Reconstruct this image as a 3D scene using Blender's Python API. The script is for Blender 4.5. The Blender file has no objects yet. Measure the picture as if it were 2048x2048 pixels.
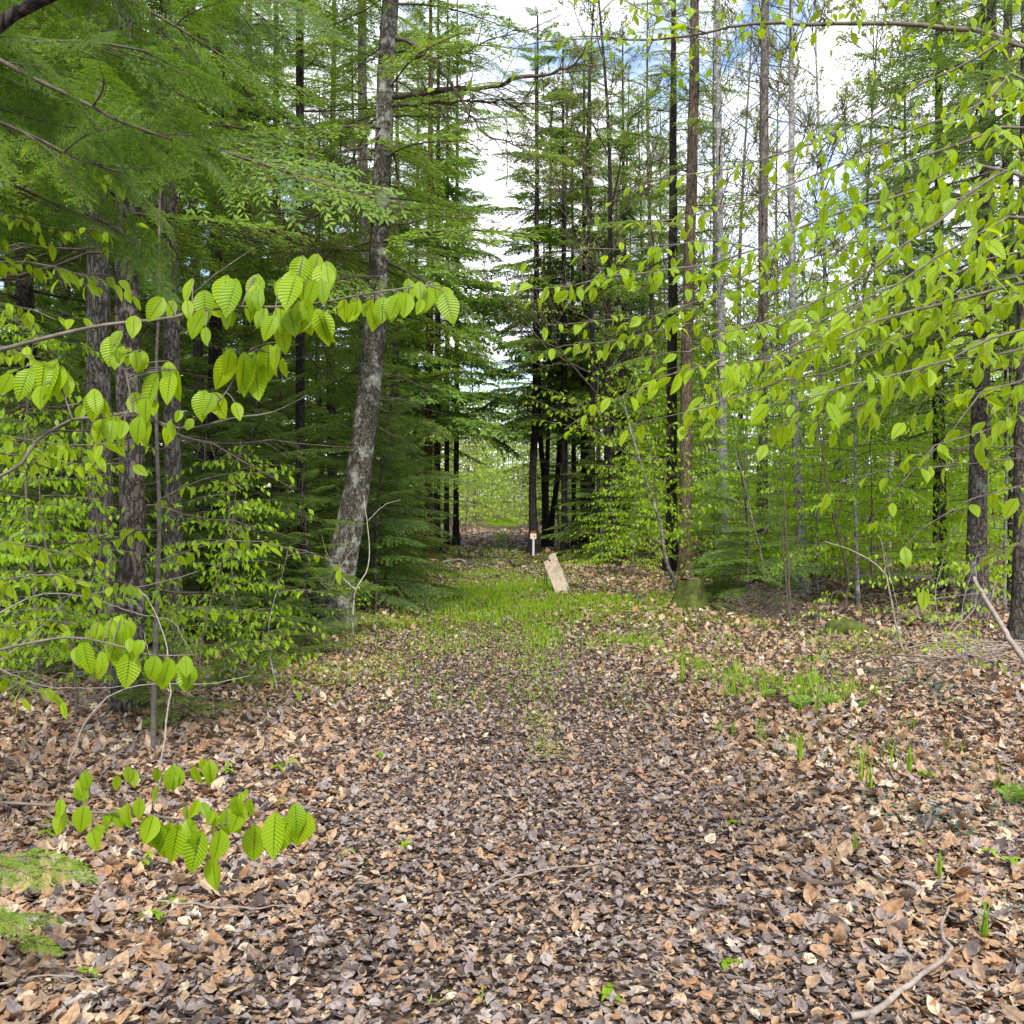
import bpy, math, random
import numpy as np
from mathutils import Vector

SC = bpy.context.scene
COL = SC.collection
rng = np.random.default_rng(11)
random.seed(11)
F = 2010.0           # focal length in photo pixels (2048 wide)
EYE = 1.6
HOR = 1000.0

def P(px, py, d):
    """a point seen at photo pixel (px, py), d metres into the wood"""
    return np.array([(px - 1024.0) / F * d, d, EYE - (py - HOR) / F * d])

def PL(pts, d0, d1=None):
    d1 = d0 if d1 is None else d1
    n = len(pts)
    return np.array([P(p[0], p[1], d0 + (d1 - d0) * i / max(1, n - 1)) for i, p in enumerate(pts)])

def trail_x(y):
    return -0.55 * np.clip((np.asarray(y, float) - 6) / 18.0, 0, 1) + 0.05

def ground_z(x, y):
    x = np.asarray(x, float); y = np.asarray(y, float)
    off = np.clip((np.abs(x - trail_x(y)) - 1.3) / 3.0, 0, 1)
    z = off * (0.05 * np.sin(x * 1.3 + 0.7 * y) * np.cos(y * 0.9 - 0.5 * x) + 0.03 * np.sin(2.9 * x + 1.1) * np.sin(2.3 * y))
    z = z + 0.012 * np.sin(3.1 * x) * np.cos(2.2 * y + x)
    z = z + 0.16 * np.exp(-((x - 3.9) / 1.0) ** 2 - ((y - 8.2) / 1.5) ** 2)
    z = z - 0.035 * np.exp(-((np.abs(x - trail_x(y)) - 0.75) / 0.35) ** 2) * np.clip((y - 3) / 4, 0, 1)
    return z

# ------------------------------------------------------------------ mesh kit
class MB:
    """collects vertices, faces, a (u, v, tint) attribute and material slots for ONE mesh"""
    def __init__(self):
        self.V = []; self.Fa = []; self.A = []; self.n = 0
    def add(self, V, faces, mat=0, att=None):
        V = np.asarray(V, float).reshape(-1, 3)
        if len(V) == 0: return
        faces = faces if isinstance(faces, list) else [faces]
        for f in faces:
            f = np.asarray(f, np.int64)
            if len(f): self.Fa.append((f + self.n, mat))
        self.V.append(V)
        self.A.append(np.zeros((len(V), 3)) + (0, 0, .5) if att is None else np.asarray(att, float).reshape(-1, 3))
        self.n += len(V)
    def merge(self, o, M=None, t=None, matmap=None):
        V, Fs, A = o
        if M is not None: V = V @ M.T
        if t is not None: V = V + t
        for f, m in Fs: self.Fa.append((f + self.n, m))
        self.V.append(V); self.A.append(A); self.n += len(V)
    def packed(self):
        V = np.concatenate(self.V); A = np.concatenate(self.A)
        d = {}
        for f, m in self.Fa: d.setdefault((f.shape[1], m), []).append(f)
        return V, [(np.concatenate(v), k[1]) for k, v in d.items()], A
    def mesh(self, name, mats, smooth=True):
        V, Fs, A = self.packed()
        me = bpy.data.meshes.new(name)
        me.vertices.add(len(V)); me.vertices.foreach_set('co', V.astype(np.float32).ravel())
        tot = sum(len(f) for f, _ in Fs); nl = sum(f.size for f, _ in Fs)
        me.loops.add(nl); me.polygons.add(tot)
        me.loops.foreach_set('vertex_index', np.concatenate([f.ravel() for f, _ in Fs]).astype(np.int32))
        sizes = np.concatenate([np.full(len(f), f.shape[1]) for f, _ in Fs])
        starts = np.concatenate([[0], np.cumsum(sizes)[:-1]])
        me.polygons.foreach_set('loop_start', starts.astype(np.int32))
        try: me.polygons.foreach_set('loop_total', sizes.astype(np.int32))
        except Exception: pass
        me.polygons.foreach_set('material_index', np.concatenate([np.full(len(f), m) for f, m in Fs]).astype(np.int32))
        if smooth: me.polygons.foreach_set('use_smooth', np.ones(tot, bool))
        at = me.attributes.new('luv', 'FLOAT_VECTOR', 'POINT')
        at.data.foreach_set('vector', A.astype(np.float32).ravel())
        for m in mats: me.materials.append(m)
        me.update(calc_edges=True)
        return me

def link(name, me, parent=None, loc=(0, 0, 0), rotz=0.0, sc=1.0):
    o = bpy.data.objects.new(name, me); COL.objects.link(o)
    o.location = loc; o.rotation_euler = (0, 0, rotz); o.scale = (sc, sc, sc)
    if parent is not None: o.parent = parent
    return o

def tag(o, label=None, cat=None, group=None, kind=None):
    if label: o['label'] = label
    if cat: o['category'] = cat
    if group: o['group'] = group
    if kind: o['kind'] = kind
    return o

def thing(name, label, cat, loc=(0, 0, 0), rotz=0.0, sc=1.0, group=None):
    o = link(name, None, None, loc, rotz, sc)
    o.empty_display_size = .2
    return tag(o, label, cat, group)

def nrm(a):
    return a / np.maximum(np.linalg.norm(a, axis=-1, keepdims=True), 1e-9)

def tubes(Pt, R, k=5):
    """N tubes of n points each -> vertices, quads, attribute"""
    Pt = np.asarray(Pt, float); R = np.asarray(R, float)
    if Pt.ndim == 2: Pt = Pt[None]; R = R[None]
    N, n, _ = Pt.shape
    T = nrm(np.gradient(Pt, axis=1))
    mt = np.abs(nrm(T.mean(axis=1))[:, 2])
    ref = np.where((mt > .7)[:, None], np.array([1., 0, 0]), np.array([0, 0, 1.]))[:, None, :]
    U = nrm(np.cross(T, ref)); W = np.cross(U, T)
    a = np.arange(k) / k * 2 * np.pi
    V = Pt[:, :, None] + R[:, :, None, None] * (np.cos(a)[None, None, :, None] * U[:, :, None] + np.sin(a)[None, None, :, None] * W[:, :, None])
    i = np.arange(n - 1)[:, None]; j = np.arange(k)[None]
    q = np.stack([i * k + j, i * k + (j + 1) % k, (i + 1) * k + (j + 1) % k, (i + 1) * k + j], -1).reshape(-1, 4)
    q = (q[None] + (np.arange(N) * n * k)[:, None, None]).reshape(-1, 4)
    att = np.zeros((N, n, k, 3)); att[..., 0] = a / (2 * np.pi); att[..., 1] = np.linspace(0, 1, n)[None, :, None]
    att[..., 2] = rng.random((N, 1, 1))
    return V.reshape(-1, 3), q, att.reshape(-1, 3)

def resample(pl, n):
    pl = np.asarray(pl, float)
    # smooth the polyline a little (Catmull-Rom), then even spacing
    if len(pl) > 2:
        e = np.vstack([2 * pl[0] - pl[1], pl, 2 * pl[-1] - pl[-2]])
        out = []
        for i in range(1, len(e) - 2):
            p0, p1, p2, p3 = e[i - 1], e[i], e[i + 1], e[i + 2]
            for t in np.linspace(0, 1, 6, endpoint=False):
                out.append(.5 * (2 * p1 + (p2 - p0) * t + (2 * p0 - 5 * p1 + 4 * p2 - p3) * t * t + (3 * p1 - p0 - 3 * p2 + p3) * t ** 3))
        out.append(pl[-1]); pl = np.array(out)
    s = np.concatenate([[0], np.cumsum(np.linalg.norm(np.diff(pl, axis=0), axis=1))])
    q = np.linspace(0, s[-1], n)
    return np.stack([np.interp(q, s, pl[:, c]) for c in range(3)], 1)

# ------------------------------------------------------------------ leaf shapes
def leaf_template(nl, nw, peak=.85):
    t = np.linspace(0, 1, nl + 1); u = np.linspace(-1, 1, nw + 1)
    w = .5 * np.sin(np.pi * np.clip(t, 0, 1) ** peak) ** .85 * (1 - .12 * t)
    w[0] = 0; w[-1] = 0
    X = w[:, None] * u[None]; Y = np.repeat(t[:, None], nw + 1, 1)
    V = np.stack([X, Y, np.zeros_like(X)], -1).reshape(-1, 3)
    A = np.stack([np.repeat(u[None], nl + 1, 0), Y], -1).reshape(-1, 2)
    i = np.arange(nl)[:, None]; j = np.arange(nw)[None]; k = nw + 1
    q = np.stack([i * k + j, i * k + j + 1, (i + 1) * k + j + 1, (i + 1) * k + j], -1).reshape(-1, 4)
    return V, q, A
LEAF_HI = leaf_template(10, 4)
LEAF_MID = leaf_template(5, 2)
LEAF_LOW = leaf_template(2, 2)
def diamond():
    V = np.array([[0, 0, 0], [.5, .45, 0], [0, 1, 0], [-.5, .45, 0]], float)
    return V, np.array([[0, 1, 2, 3]]), np.array([[0, 0], [1, .5], [0, 1], [-1, .5]], float)
DIAMOND = diamond()
def lobed():
    """a maple-like leaf: five toothed lobes round a hub"""
    ang = np.array([-150, -115, -100, -62, -50, -28, -14, 0, 14, 28, 50, 62, 100, 115, 150]) * np.pi / 180
    rad = np.array([.28, .42, .24, .55, .30, .52, .45, .66, .45, .52, .30, .55, .24, .42, .28])
    V = [[0, .35, 0]] + [[r * math.sin(a), .35 + r * math.cos(a), 0] for a, r in zip(ang, rad)]
    V = np.array(V); n = len(V)
    f = np.array([[0, i + 1, i] for i in range(1, n - 1)])
    return V, f, np.stack([V[:, 0] * 2, V[:, 1]], -1)
LOBED = lobed()

def leaves(pos, dr, nm, L, W, tpl, curl=0., fold=0., tint=None, wave=0.):
    pos = np.asarray(pos, float); N = len(pos)
    if N == 0: return np.zeros((0, 3)), np.zeros((0, 4), int), np.zeros((0, 3))
    Y = nrm(np.asarray(dr, float)); X = nrm(np.cross(Y, nm)); Z = np.cross(X, Y)
    tv, tf, ta = tpl
    L = np.broadcast_to(L, N)[:, None]; W = np.broadcast_to(W, N)[:, None]
    curl = np.broadcast_to(curl, N)[:, None]; fold = np.broadcast_to(fold, N)[:, None]
    x = tv[None, :, 0] * W; y = tv[None, :, 1] * L
    z = -curl * L * tv[None, :, 1] ** 2 + fold * np.abs(x)
    if wave:
        ph = rng.random((N, 1)) * 6.28
        z = z + wave * L * np.sin(tv[None, :, 1] * 7 + tv[None, :, 0] * 9 + ph) * (np.abs(tv[None, :, 0]) * 2)
    y = y * (1 - .25 * np.abs(curl) * tv[None, :, 1])
    V = pos[:, None] + x[..., None] * X[:, None] + y[..., None] * Y[:, None] + z[..., None] * Z[:, None]
    m = len(tv)
    f = (tf[None] + (np.arange(N) * m)[:, None, None]).reshape(-1, tf.shape[1])
    tint = rng.random(N) if tint is None else np.broadcast_to(tint, N)
    A = np.concatenate([np.broadcast_to(ta[None], (N, m, 2)), np.broadcast_to(tint[:, None, None], (N, m, 1))], -1)
    return V.reshape(-1, 3), f, A.reshape(-1, 3)

# ------------------------------------------------------------------ materials
def newmat(name):
    m = bpy.data.materials.new(name); m.use_nodes = True
    nt = m.node_tree; nt.nodes.clear()
    out = nt.nodes.new('ShaderNodeOutputMaterial')
    return m, nt, out
def N(nt, t, **kw):
    n = nt.nodes.new(t)
    for k, v in kw.items():
        if k in ('operation', 'blend_type', 'data_type', 'attribute_name', 'feature', 'distance', 'noise_dimensions', 'interpolation', 'wave_type', 'bands_direction'):
            setattr(n, k, v)
        else: n.inputs[k].default_value = v
    return n
def ramp(nt, stops, interp='LINEAR'):
    r = nt.nodes.new('ShaderNodeValToRGB'); r.color_ramp.interpolation = interp
    e = r.color_ramp.elements
    while len(e) < len(stops): e.new(.5)
    for i, (p, c) in enumerate(stops):
        e[i].position = p; e[i].color = (*c, 1)
    return r
def mixc(nt, a, b, f, blend='MIX'):
    m = nt.nodes.new('ShaderNodeMix'); m.data_type = 'RGBA'; m.blend_type = blend
    for sock, v in ((0, f), (6, a), (7, b)):
        if isinstance(v, bpy.types.NodeSocket): nt.links.new(v, m.inputs[sock])
        elif sock == 0: m.inputs[0].default_value = v
        else: m.inputs[sock].default_value = (*v, 1)
    return m.outputs[2]

def leaf_mat(name, c1, c2, trans, tfac=.45, rough=.5, spec=.35, vein=False, clump=.0):
    m, nt, out = newmat(name); L = nt.links.new
    at = N(nt, 'ShaderNodeAttribute', attribute_name='luv'); sp = N(nt, 'ShaderNodeSeparateXYZ')
    L(at.outputs['Vector'], sp.inputs[0])
    oi = N(nt, 'ShaderNodeObjectInfo')
    f = N(nt, 'ShaderNodeMath', operation='MULTIPLY_ADD'); L(oi.outputs['Random'], f.inputs[0]); f.inputs[1].default_value = .35; 
    f2 = N(nt, 'ShaderNodeMath', operation='MULTIPLY'); L(sp.outputs['Z'], f2.inputs[0]); f2.inputs[1].default_value = .65
    L(f2.outputs[0], f.inputs[2])
    col = mixc(nt, c1, c2, f.outputs[0])
    tcol = mixc(nt, tuple(x * .8 for x in trans), tuple(min(1, x * 1.15) for x in trans), f.outputs[0])
    pr = N(nt, 'ShaderNodeBsdfPrincipled', Roughness=rough); pr.inputs['Specular IOR Level'].default_value = spec
    tr = N(nt, 'ShaderNodeBsdfTranslucent')
    if vein:
        ab = N(nt, 'ShaderNodeMath', operation='ABSOLUTE'); L(sp.outputs['X'], ab.inputs[0])
        a1 = N(nt, 'ShaderNodeMath', operation='MULTIPLY_ADD'); L(ab.outputs[0], a1.inputs[0]); a1.inputs[1].default_value = -.14; L(sp.outputs['Y'], a1.inputs[2])
        a2 = N(nt, 'ShaderNodeMath', operation='MULTIPLY'); L(a1.outputs[0], a2.inputs[0]); a2.inputs[1].default_value = 75.
        a3 = N(nt, 'ShaderNodeMath', operation='SINE'); L(a2.outputs[0], a3.inputs[0])
        mid = N(nt, 'ShaderNodeMath', operation='LESS_THAN'); L(ab.outputs[0], mid.inputs[0]); mid.inputs[1].default_value = .07
        a4 = N(nt, 'ShaderNodeMath', operation='MULTIPLY_ADD'); L(a3.outputs[0], a4.inputs[0]); a4.inputs[1].default_value = .07; a4.inputs[2].default_value = .09
        a5 = N(nt, 'ShaderNodeMath', operation='MAXIMUM'); L(a4.outputs[0], a5.inputs[0]); L(mid.outputs[0], a5.inputs[1])
        col = mixc(nt, col, tuple(x * .55 for x in c1), a5.outputs[0])
        tcol = mixc(nt, tcol, tuple(x * .5 for x in trans), a5.outputs[0])
        bp = N(nt, 'ShaderNodeBump', Strength=.3, Distance=.004); L(a3.outputs[0], bp.inputs['Height'])
        L(bp.outputs[0], pr.inputs['Normal'])
    L(col, pr.inputs['Base Color']); L(tcol, tr.inputs['Color'])
    mx = N(nt, 'ShaderNodeMixShader'); mx.inputs[0].default_value = tfac
    L(pr.outputs[0], mx.inputs[1]); L(tr.outputs[0], mx.inputs[2]); L(mx.outputs[0], out.inputs[0])
    return m

def bark_mat(name, dark, light, lichen=(.33, .35, .3), lich=.25, scale=14., zs=.22, rough=.9, bump=.8):
    m, nt, out = newmat(name); L = nt.links.new
    tc = N(nt, 'ShaderNodeTexCoord'); mp = N(nt, 'ShaderNodeMapping'); mp.inputs['Scale'].default_value = (1, 1, zs)
    oi = N(nt, 'ShaderNodeObjectInfo'); ad = N(nt, 'ShaderNodeVectorMath', operation='MULTIPLY_ADD')
    L(oi.outputs['Random'], ad.inputs[0]); ad.inputs[1].default_value = (13, 7, 5); L(tc.outputs['Object'], ad.inputs[2])
    L(ad.outputs[0], mp.inputs[0])
    n1 = N(nt, 'ShaderNodeTexNoise', Scale=scale, Detail=6., Roughness=.65, Distortion=.6); L(mp.outputs[0], n1.inputs['Vector'])
    vo = N(nt, 'ShaderNodeTexVoronoi', feature='DISTANCE_TO_EDGE', Scale=scale * 1.6); 
    wv = N(nt, 'ShaderNodeVectorMath', operation='MULTIPLY_ADD'); L(n1.outputs['Color'], wv.inputs[0]); wv.inputs[1].default_value = (.12, .12, .12); L(mp.outputs[0], wv.inputs[2])
    L(wv.outputs[0], vo.inputs['Vector'])
    r1 = ramp(nt, [(.0, (0, 0, 0)), (.16, (1, 1, 1))]); L(vo.outputs['Distance'], r1.inputs[0])
    r2 = ramp(nt, [(.3, dark), (.75, light)]); L(n1.outputs['Fac'], r2.inputs[0])
    c = mixc(nt, tuple(x * .35 for x in dark), r2.outputs[0], r1.outputs[0])
    n2 = N(nt, 'ShaderNodeTexNoise', Scale=5., Detail=5., Roughness=.7); L(ad.outputs[0], n2.inputs['Vector'])
    r3 = ramp(nt, [(.62 - lich * .3, (0, 0, 0)), (.7 - lich * .2, (1, 1, 1))]); L(n2.outputs['Fac'], r3.inputs[0])
    lf = N(nt, 'ShaderNodeMath', operation='MULTIPLY'); L(r3.outputs[0], lf.inputs[0]); lf.inputs[1].default_value = min(1., lich * 2.2)
    c = mixc(nt, c, lichen, lf.outputs[0])
    h = N(nt, 'ShaderNodeMath', operation='MULTIPLY_ADD'); L(r1.outputs[0], h.inputs[0]); h.inputs[1].default_value = .6; L(n1.outputs['Fac'], h.inputs[2])
    bp = N(nt, 'ShaderNodeBump', Strength=bump, Distance=.02); L(h.outputs[0], bp.inputs['Height'])
    pr = N(nt, 'ShaderNodeBsdfPrincipled', Roughness=rough); pr.inputs['Specular IOR Level'].default_value = .15
    L(c, pr.inputs['Base Color']); L(bp.outputs[0], pr.inputs['Normal']); L(pr.outputs[0], out.inputs[0])
    return m

def plain_mat(name, c1, c2, scale=8., rough=.8, bump=.3, spec=.2):
    m, nt, out = newmat(name); L = nt.links.new
    tc = N(nt, 'ShaderNodeTexCoord'); n1 = N(nt, 'ShaderNodeTexNoise', Scale=scale, Detail=6., Roughness=.65); L(tc.outputs['Object'], n1.inputs['Vector'])
    r = ramp(nt, [(.32, c1), (.68, c2)]); L(n1.outputs['Fac'], r.inputs[0])
    bp = N(nt, 'ShaderNodeBump', Strength=bump, Distance=.01); L(n1.outputs['Fac'], bp.inputs['Height'])
    pr = N(nt, 'ShaderNodeBsdfPrincipled', Roughness=rough); pr.inputs['Specular IOR Level'].default_value = spec
    L(r.outputs[0], pr.inputs['Base Color']); L(bp.outputs[0], pr.inputs['Normal']); L(pr.outputs[0], out.inputs[0])
    return m

M = {}
M['beech'] = leaf_mat('beech_leaf_fresh', (.18, .34, .005), (.33, .46, .008), (.48, .64, .005), .5, .42, .4, vein=True)
M['beech_far'] = leaf_mat('beech_leaf_shrub', (.17, .36, .008), (.33, .50, .012), (.48, .68, .010), .5, .45, .4)
M['bud'] = leaf_mat('opening_buds', (.20, .27, .05), (.32, .34, .08), (.38, .46, .07), .45, .6, .2)
M['needle'] = leaf_mat('hemlock_needles', (.065, .16, .018), (.25, .36, .035), (.26, .40, .03), .4, .55, .3)
M['needle_near'] = leaf_mat('hemlock_needles_fresh', (.035, .11, .010), (.20, .34, .015), (.22, .42, .012), .4, .5, .3)
M['needle_blue'] = leaf_mat('fir_needles', (.06, .155, .03), (.21, .34, .05), (.22, .37, .04), .38, .55, .3)
M['needle_lime'] = leaf_mat('hemlock_new_growth', (.20, .36, .02), (.30, .46, .03), (.3, .5, .03), .4, .5, .3)
M['far'] = leaf_mat('far_spring_leaves', (.22, .34, .04), (.36, .46, .07), (.40, .55, .07), .45, .6, .2)
M['grass'] = leaf_mat('grass_blades', (.13, .27, .012), (.28, .41, .02), (.28, .48, .02), .4, .5, .3)
M['moss'] = leaf_mat('moss_tufts', (.17, .25, .015), (.30, .36, .03), (.22, .30, .02), .25, .8, .1)
M['fern'] = leaf_mat('fern_fronds', (.12, .27, .02), (.22, .38, .03), (.25, .48, .04), .4, .5, .2)
M['vinca'] = leaf_mat('dark_ground_cover', (.02, .06, .035), (.06, .13, .07), (.05, .12, .04), .2, .3, .5)
M['bark'] = bark_mat('hemlock_bark', (.05, .042, .036), (.18, .155, .13), lich=.2, zs=.4)
M['bark_grey'] = bark_mat('grey_ridged_bark', (.10, .085, .075), (.27, .235, .21), lich=.2, scale=18, zs=.25)
M['bark_lich'] = bark_mat('lichen_spotted_bark', (.05, .044, .038), (.20, .18, .15), lichen=(.40, .41, .36), lich=.4, scale=20, zs=.45)
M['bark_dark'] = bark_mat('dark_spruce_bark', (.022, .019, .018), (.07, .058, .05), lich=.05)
M['bark_red'] = bark_mat('reddish_bark', (.07, .035, .025), (.20, .105, .075), lich=.05)
M['bark_pale'] = bark_mat('pale_smooth_bark', (.20, .19, .18), (.36, .35, .33), lichen=(.5, .5, .47), lich=.3, scale=9, zs=1., bump=.25)
M['bark_brown'] = bark_mat('warm_brown_bark', (.10, .072, .05), (.24, .18, .13), lich=.1, scale=18, zs=.18)
M['twig'] = plain_mat('twig_bark', (.045, .035, .028), (.12, .095, .075), 20)
M['twig_pale'] = plain_mat('pale_dead_twig', (.24, .21, .18), (.45, .41, .36), 30)
M['twig_beech'] = plain_mat('beech_twig', (.07, .06, .05), (.19, .165, .14), 25)
M['stick'] = plain_mat('weathered_stick', (.15, .12, .10), (.34, .29, .25), 20)
M['mossy'] = plain_mat('moss_on_wood', (.03, .03, .015), (.10, .13, .02), 9, .95, .8)
M['rot'] = plain_mat('rotten_wood', (.035, .025, .02), (.15, .11, .085), 11, .95, .8)
M['rust'] = plain_mat('broken_rusty_wood', (.18, .08, .04), (.40, .24, .15), 14, .9, .6)
M['rock'] = plain_mat('dark_rock', (.02, .02, .022), (.07, .07, .07), 9, .9, .8)

def litter_mat():
    m, nt, out = newmat('dead_leaf_litter'); L = nt.links.new
    at = N(nt, 'ShaderNodeAttribute', attribute_name='luv'); sp = N(nt, 'ShaderNodeSeparateXYZ'); L(at.outputs['Vector'], sp.inputs[0])
    r = ramp(nt, [(0, (.05, .037, .034)), (.12, (.13, .10, .092)), (.27, (.24, .20, .195)), (.43, (.36, .31, .29)), (.55, (.28, .19, .125)),
                  (.66, (.42, .285, .18)), (.76, (.36, .19, .095)), (.87, (.52, .37, .235)), (1, (.64, .53, .39))]); L(sp.outputs['Z'], r.inputs[0])
    tc = N(nt, 'ShaderNodeTexCoord'); n = N(nt, 'ShaderNodeTexNoise', Scale=55., Detail=4.); L(tc.outputs['Object'], n.inputs['Vector'])
    rr = ramp(nt, [(.3, (.5, .47, .45)), (.62, (.98, .98, .98))]); L(n.outputs['Fac'], rr.inputs[0])
    c = mixc(nt, r.outputs[0], rr.outputs[0], 1., 'MULTIPLY')
    ab = N(nt, 'ShaderNodeMath', operation='ABSOLUTE'); L(sp.outputs['X'], ab.inputs[0])
    md = N(nt, 'ShaderNodeMath', operation='LESS_THAN'); L(ab.outputs[0], md.inputs[0]); md.inputs[1].default_value = .09
    mf = N(nt, 'ShaderNodeMath', operation='MULTIPLY'); L(md.outputs[0], mf.inputs[0]); mf.inputs[1].default_value = .45
    c = mixc(nt, c, (.09, .06, .04), mf.outputs[0])
    bp = N(nt, 'ShaderNodeBump', Strength=.35, Distance=.004); L(n.outputs['Fac'], bp.inputs['Height'])
    pr = N(nt, 'ShaderNodeBsdfPrincipled', Roughness=.55); pr.inputs['Specular IOR Level'].default_value = .35
    L(c, pr.inputs['Base Color']); L(bp.outputs[0], pr.inputs['Normal'])
    tr = N(nt, 'ShaderNodeBsdfTranslucent'); L(c, tr.inputs[0])
    mx = N(nt, 'ShaderNodeMixShader'); mx.inputs[0].default_value = .12
    L(pr.outputs[0], mx.inputs[1]); L(tr.outputs[0], mx.inputs[2]); L(mx.outputs[0], out.inputs[0])
    return m
M['litter'] = litter_mat()

def soil_mat(name, dk, k):
    m, nt, out = newmat(name); L = nt.links.new
    tc = N(nt, 'ShaderNodeTexCoord')
    vo = N(nt, 'ShaderNodeTexVoronoi', Scale=k); L(tc.outputs['Object'], vo.inputs['Vector'])
    sp = N(nt, 'ShaderNodeSeparateColor'); L(vo.outputs['Color'], sp.inputs[0])
    r = ramp(nt, [(0, (.03, .021, .017)), (.35, (.09, .065, .052)), (.6, (.17, .125, .10)), (.8, (.25, .15, .085)), (1, (.36, .27, .19))]); L(sp.outputs[0], r.inputs[0])
    n = N(nt, 'ShaderNodeTexNoise', Scale=1.3, Detail=8., Roughness=.7); L(tc.outputs['Object'], n.inputs['Vector'])
    r2 = ramp(nt, [(.35, (.5 * dk, .5 * dk, .5 * dk)), (.65, (dk, dk, dk))]); L(n.outputs['Fac'], r2.inputs[0])
    c = mixc(nt, r.outputs[0], r2.outputs[0], 1., 'MULTIPLY')
    bp = N(nt, 'ShaderNodeBump', Strength=.8, Distance=.03); L(vo.outputs['Distance'], bp.inputs['Height'])
    pr = N(nt, 'ShaderNodeBsdfPrincipled', Roughness=.9); pr.inputs['Specular IOR Level'].default_value = .1
    L(c, pr.inputs['Base Color']); L(bp.outputs[0], pr.inputs['Normal']); L(pr.outputs[0], out.inputs[0])
    return m
M['soil'] = soil_mat('forest_soil', .8, 22.)
M['trail'] = soil_mat('trail_soil', .75, 34.)

# ------------------------------------------------------------------ ground, trail
def sheet(xs, ys, zoff=0., fx=None):
    X, Y = np.meshgrid(xs, ys)
    if fx is not None: X = X + fx(Y)
    V = np.stack([X, Y, ground_z(X, Y) + zoff], -1).reshape(-1, 3)
    n = len(xs); i = np.arange(len(ys) - 1)[:, None]; j = np.arange(n - 1)[None]
    q = np.stack([i * n + j, i * n + j + 1, (i + 1) * n + j + 1, (i + 1) * n + j], -1).reshape(-1, 4)
    b = MB(); b.add(V, q); return b
gx = np.concatenate([np.linspace(-700, -30, 14), np.arange(-28, 28.1, .4), np.linspace(30, 700, 14)])
gy = np.concatenate([np.linspace(-80, -6, 8), np.arange(-5, 40, .4), np.arange(40, 100, 2.), np.linspace(110, 1500, 20)])
tag(link('ground', sheet(gx, gy).mesh('ground', [M['soil']])), 'brown forest floor of soil and rotting leaves under the trees', 'ground', kind='structure')
tag(link('trail', sheet(np.linspace(-1.15, 1.15, 12), np.arange(-4, 80, .4), .004, trail_x).mesh('trail', [M['trail']])),
    'leaf strewn walking trail running straight into the woods', 'trail', kind='structure')

# ------------------------------------------------------------------ conifers
def fir_branch(seed, L=2.0, nt=22, spread=.8, lf=.065, lw=.018, step=.032, droop=.25, gap=.0, bare=.12):
    """one flat drooping spray along +X"""
    r = np.random.default_rng(seed); b = MB()
    ax = np.array([[x, .06 * math.sin(3 * x + seed), .10 * x - droop * (x / L) ** 2 * L * .5] for x in np.linspace(0, L, 7)])
    b.add(*tubes(ax, np.linspace(.017, .003, 7), 4)[:2], mat=0)
    Pa = []; Pd = []; Pn = []; TW = []; TR = []; Pt = []
    for k in range(nt):
        t = bare + (1 - bare) * (k + .5 * r.random()) / nt
        p = np.array([np.interp(t * L, ax[:, 0], ax[:, c]) for c in range(3)])
        for s in (-1, 1):
            if r.random() < gap: continue
            l = spread * L * .5 * (1 - t) ** .75 * min(1, .35 + t * 3) * r.uniform(.65, 1.15) + .04
            a = math.radians(r.uniform(42, 66))
            d = np.array([math.cos(a), s * math.sin(a), r.uniform(-.12, .1)])
            q = np.linspace(0, 1, 4)[:, None]
            tw = p + d * l * q + np.array([.12 * l, 0, -droop * l * .8]) * q ** 2
            TW.append(tw); TR.append(np.linspace(.005, .0015, 4))
            m = max(2, int(l / step)); qq = (np.arange(m) + .5) / m; tt = r.normal(.3, .2)
            pts = p + d * l * qq[:, None] + np.array([.12 * l, 0, -droop * l * .8]) * qq[:, None] ** 2
            tang = nrm(d + 2 * qq[:, None] * np.array([.12, 0, -droop * .8]))
            for s2 in (-1, 1):
                side = np.cross(tang, [0, 0, 1]) * s2
                Pa.append(pts + r.normal(0, .004, pts.shape)); Pd.append(nrm(tang * .75 + side * .8 + r.normal(0, .22, pts.shape)))
                Pn.append(np.array([0, 0, 1.]) + r.normal(0, .35, pts.shape)); Pt.append(tt + .35 * qq ** 2)
            Pt.append(np.array([tt + .4])); Pa.append(pts[-1:]); Pd.append(tang[-1:]); Pn.append(np.array([[0, .1, 1.]]))
    b.add(*tubes(np.array(TW), np.array(TR), 3)[:2], mat=0)
    pos = np.concatenate(Pa); n = len(pos)
    V, f, A = leaves(pos, np.concatenate(Pd), np.concatenate(Pn), lf * r.uniform(.7, 1.3, n), lw * r.uniform(.8, 1.4, n), DIAMOND, tint=np.clip(np.concatenate(Pt) + r.normal(0, .12, n), 0, 1))
    b.add(V, f, 1, A)
    return b.packed()

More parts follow.
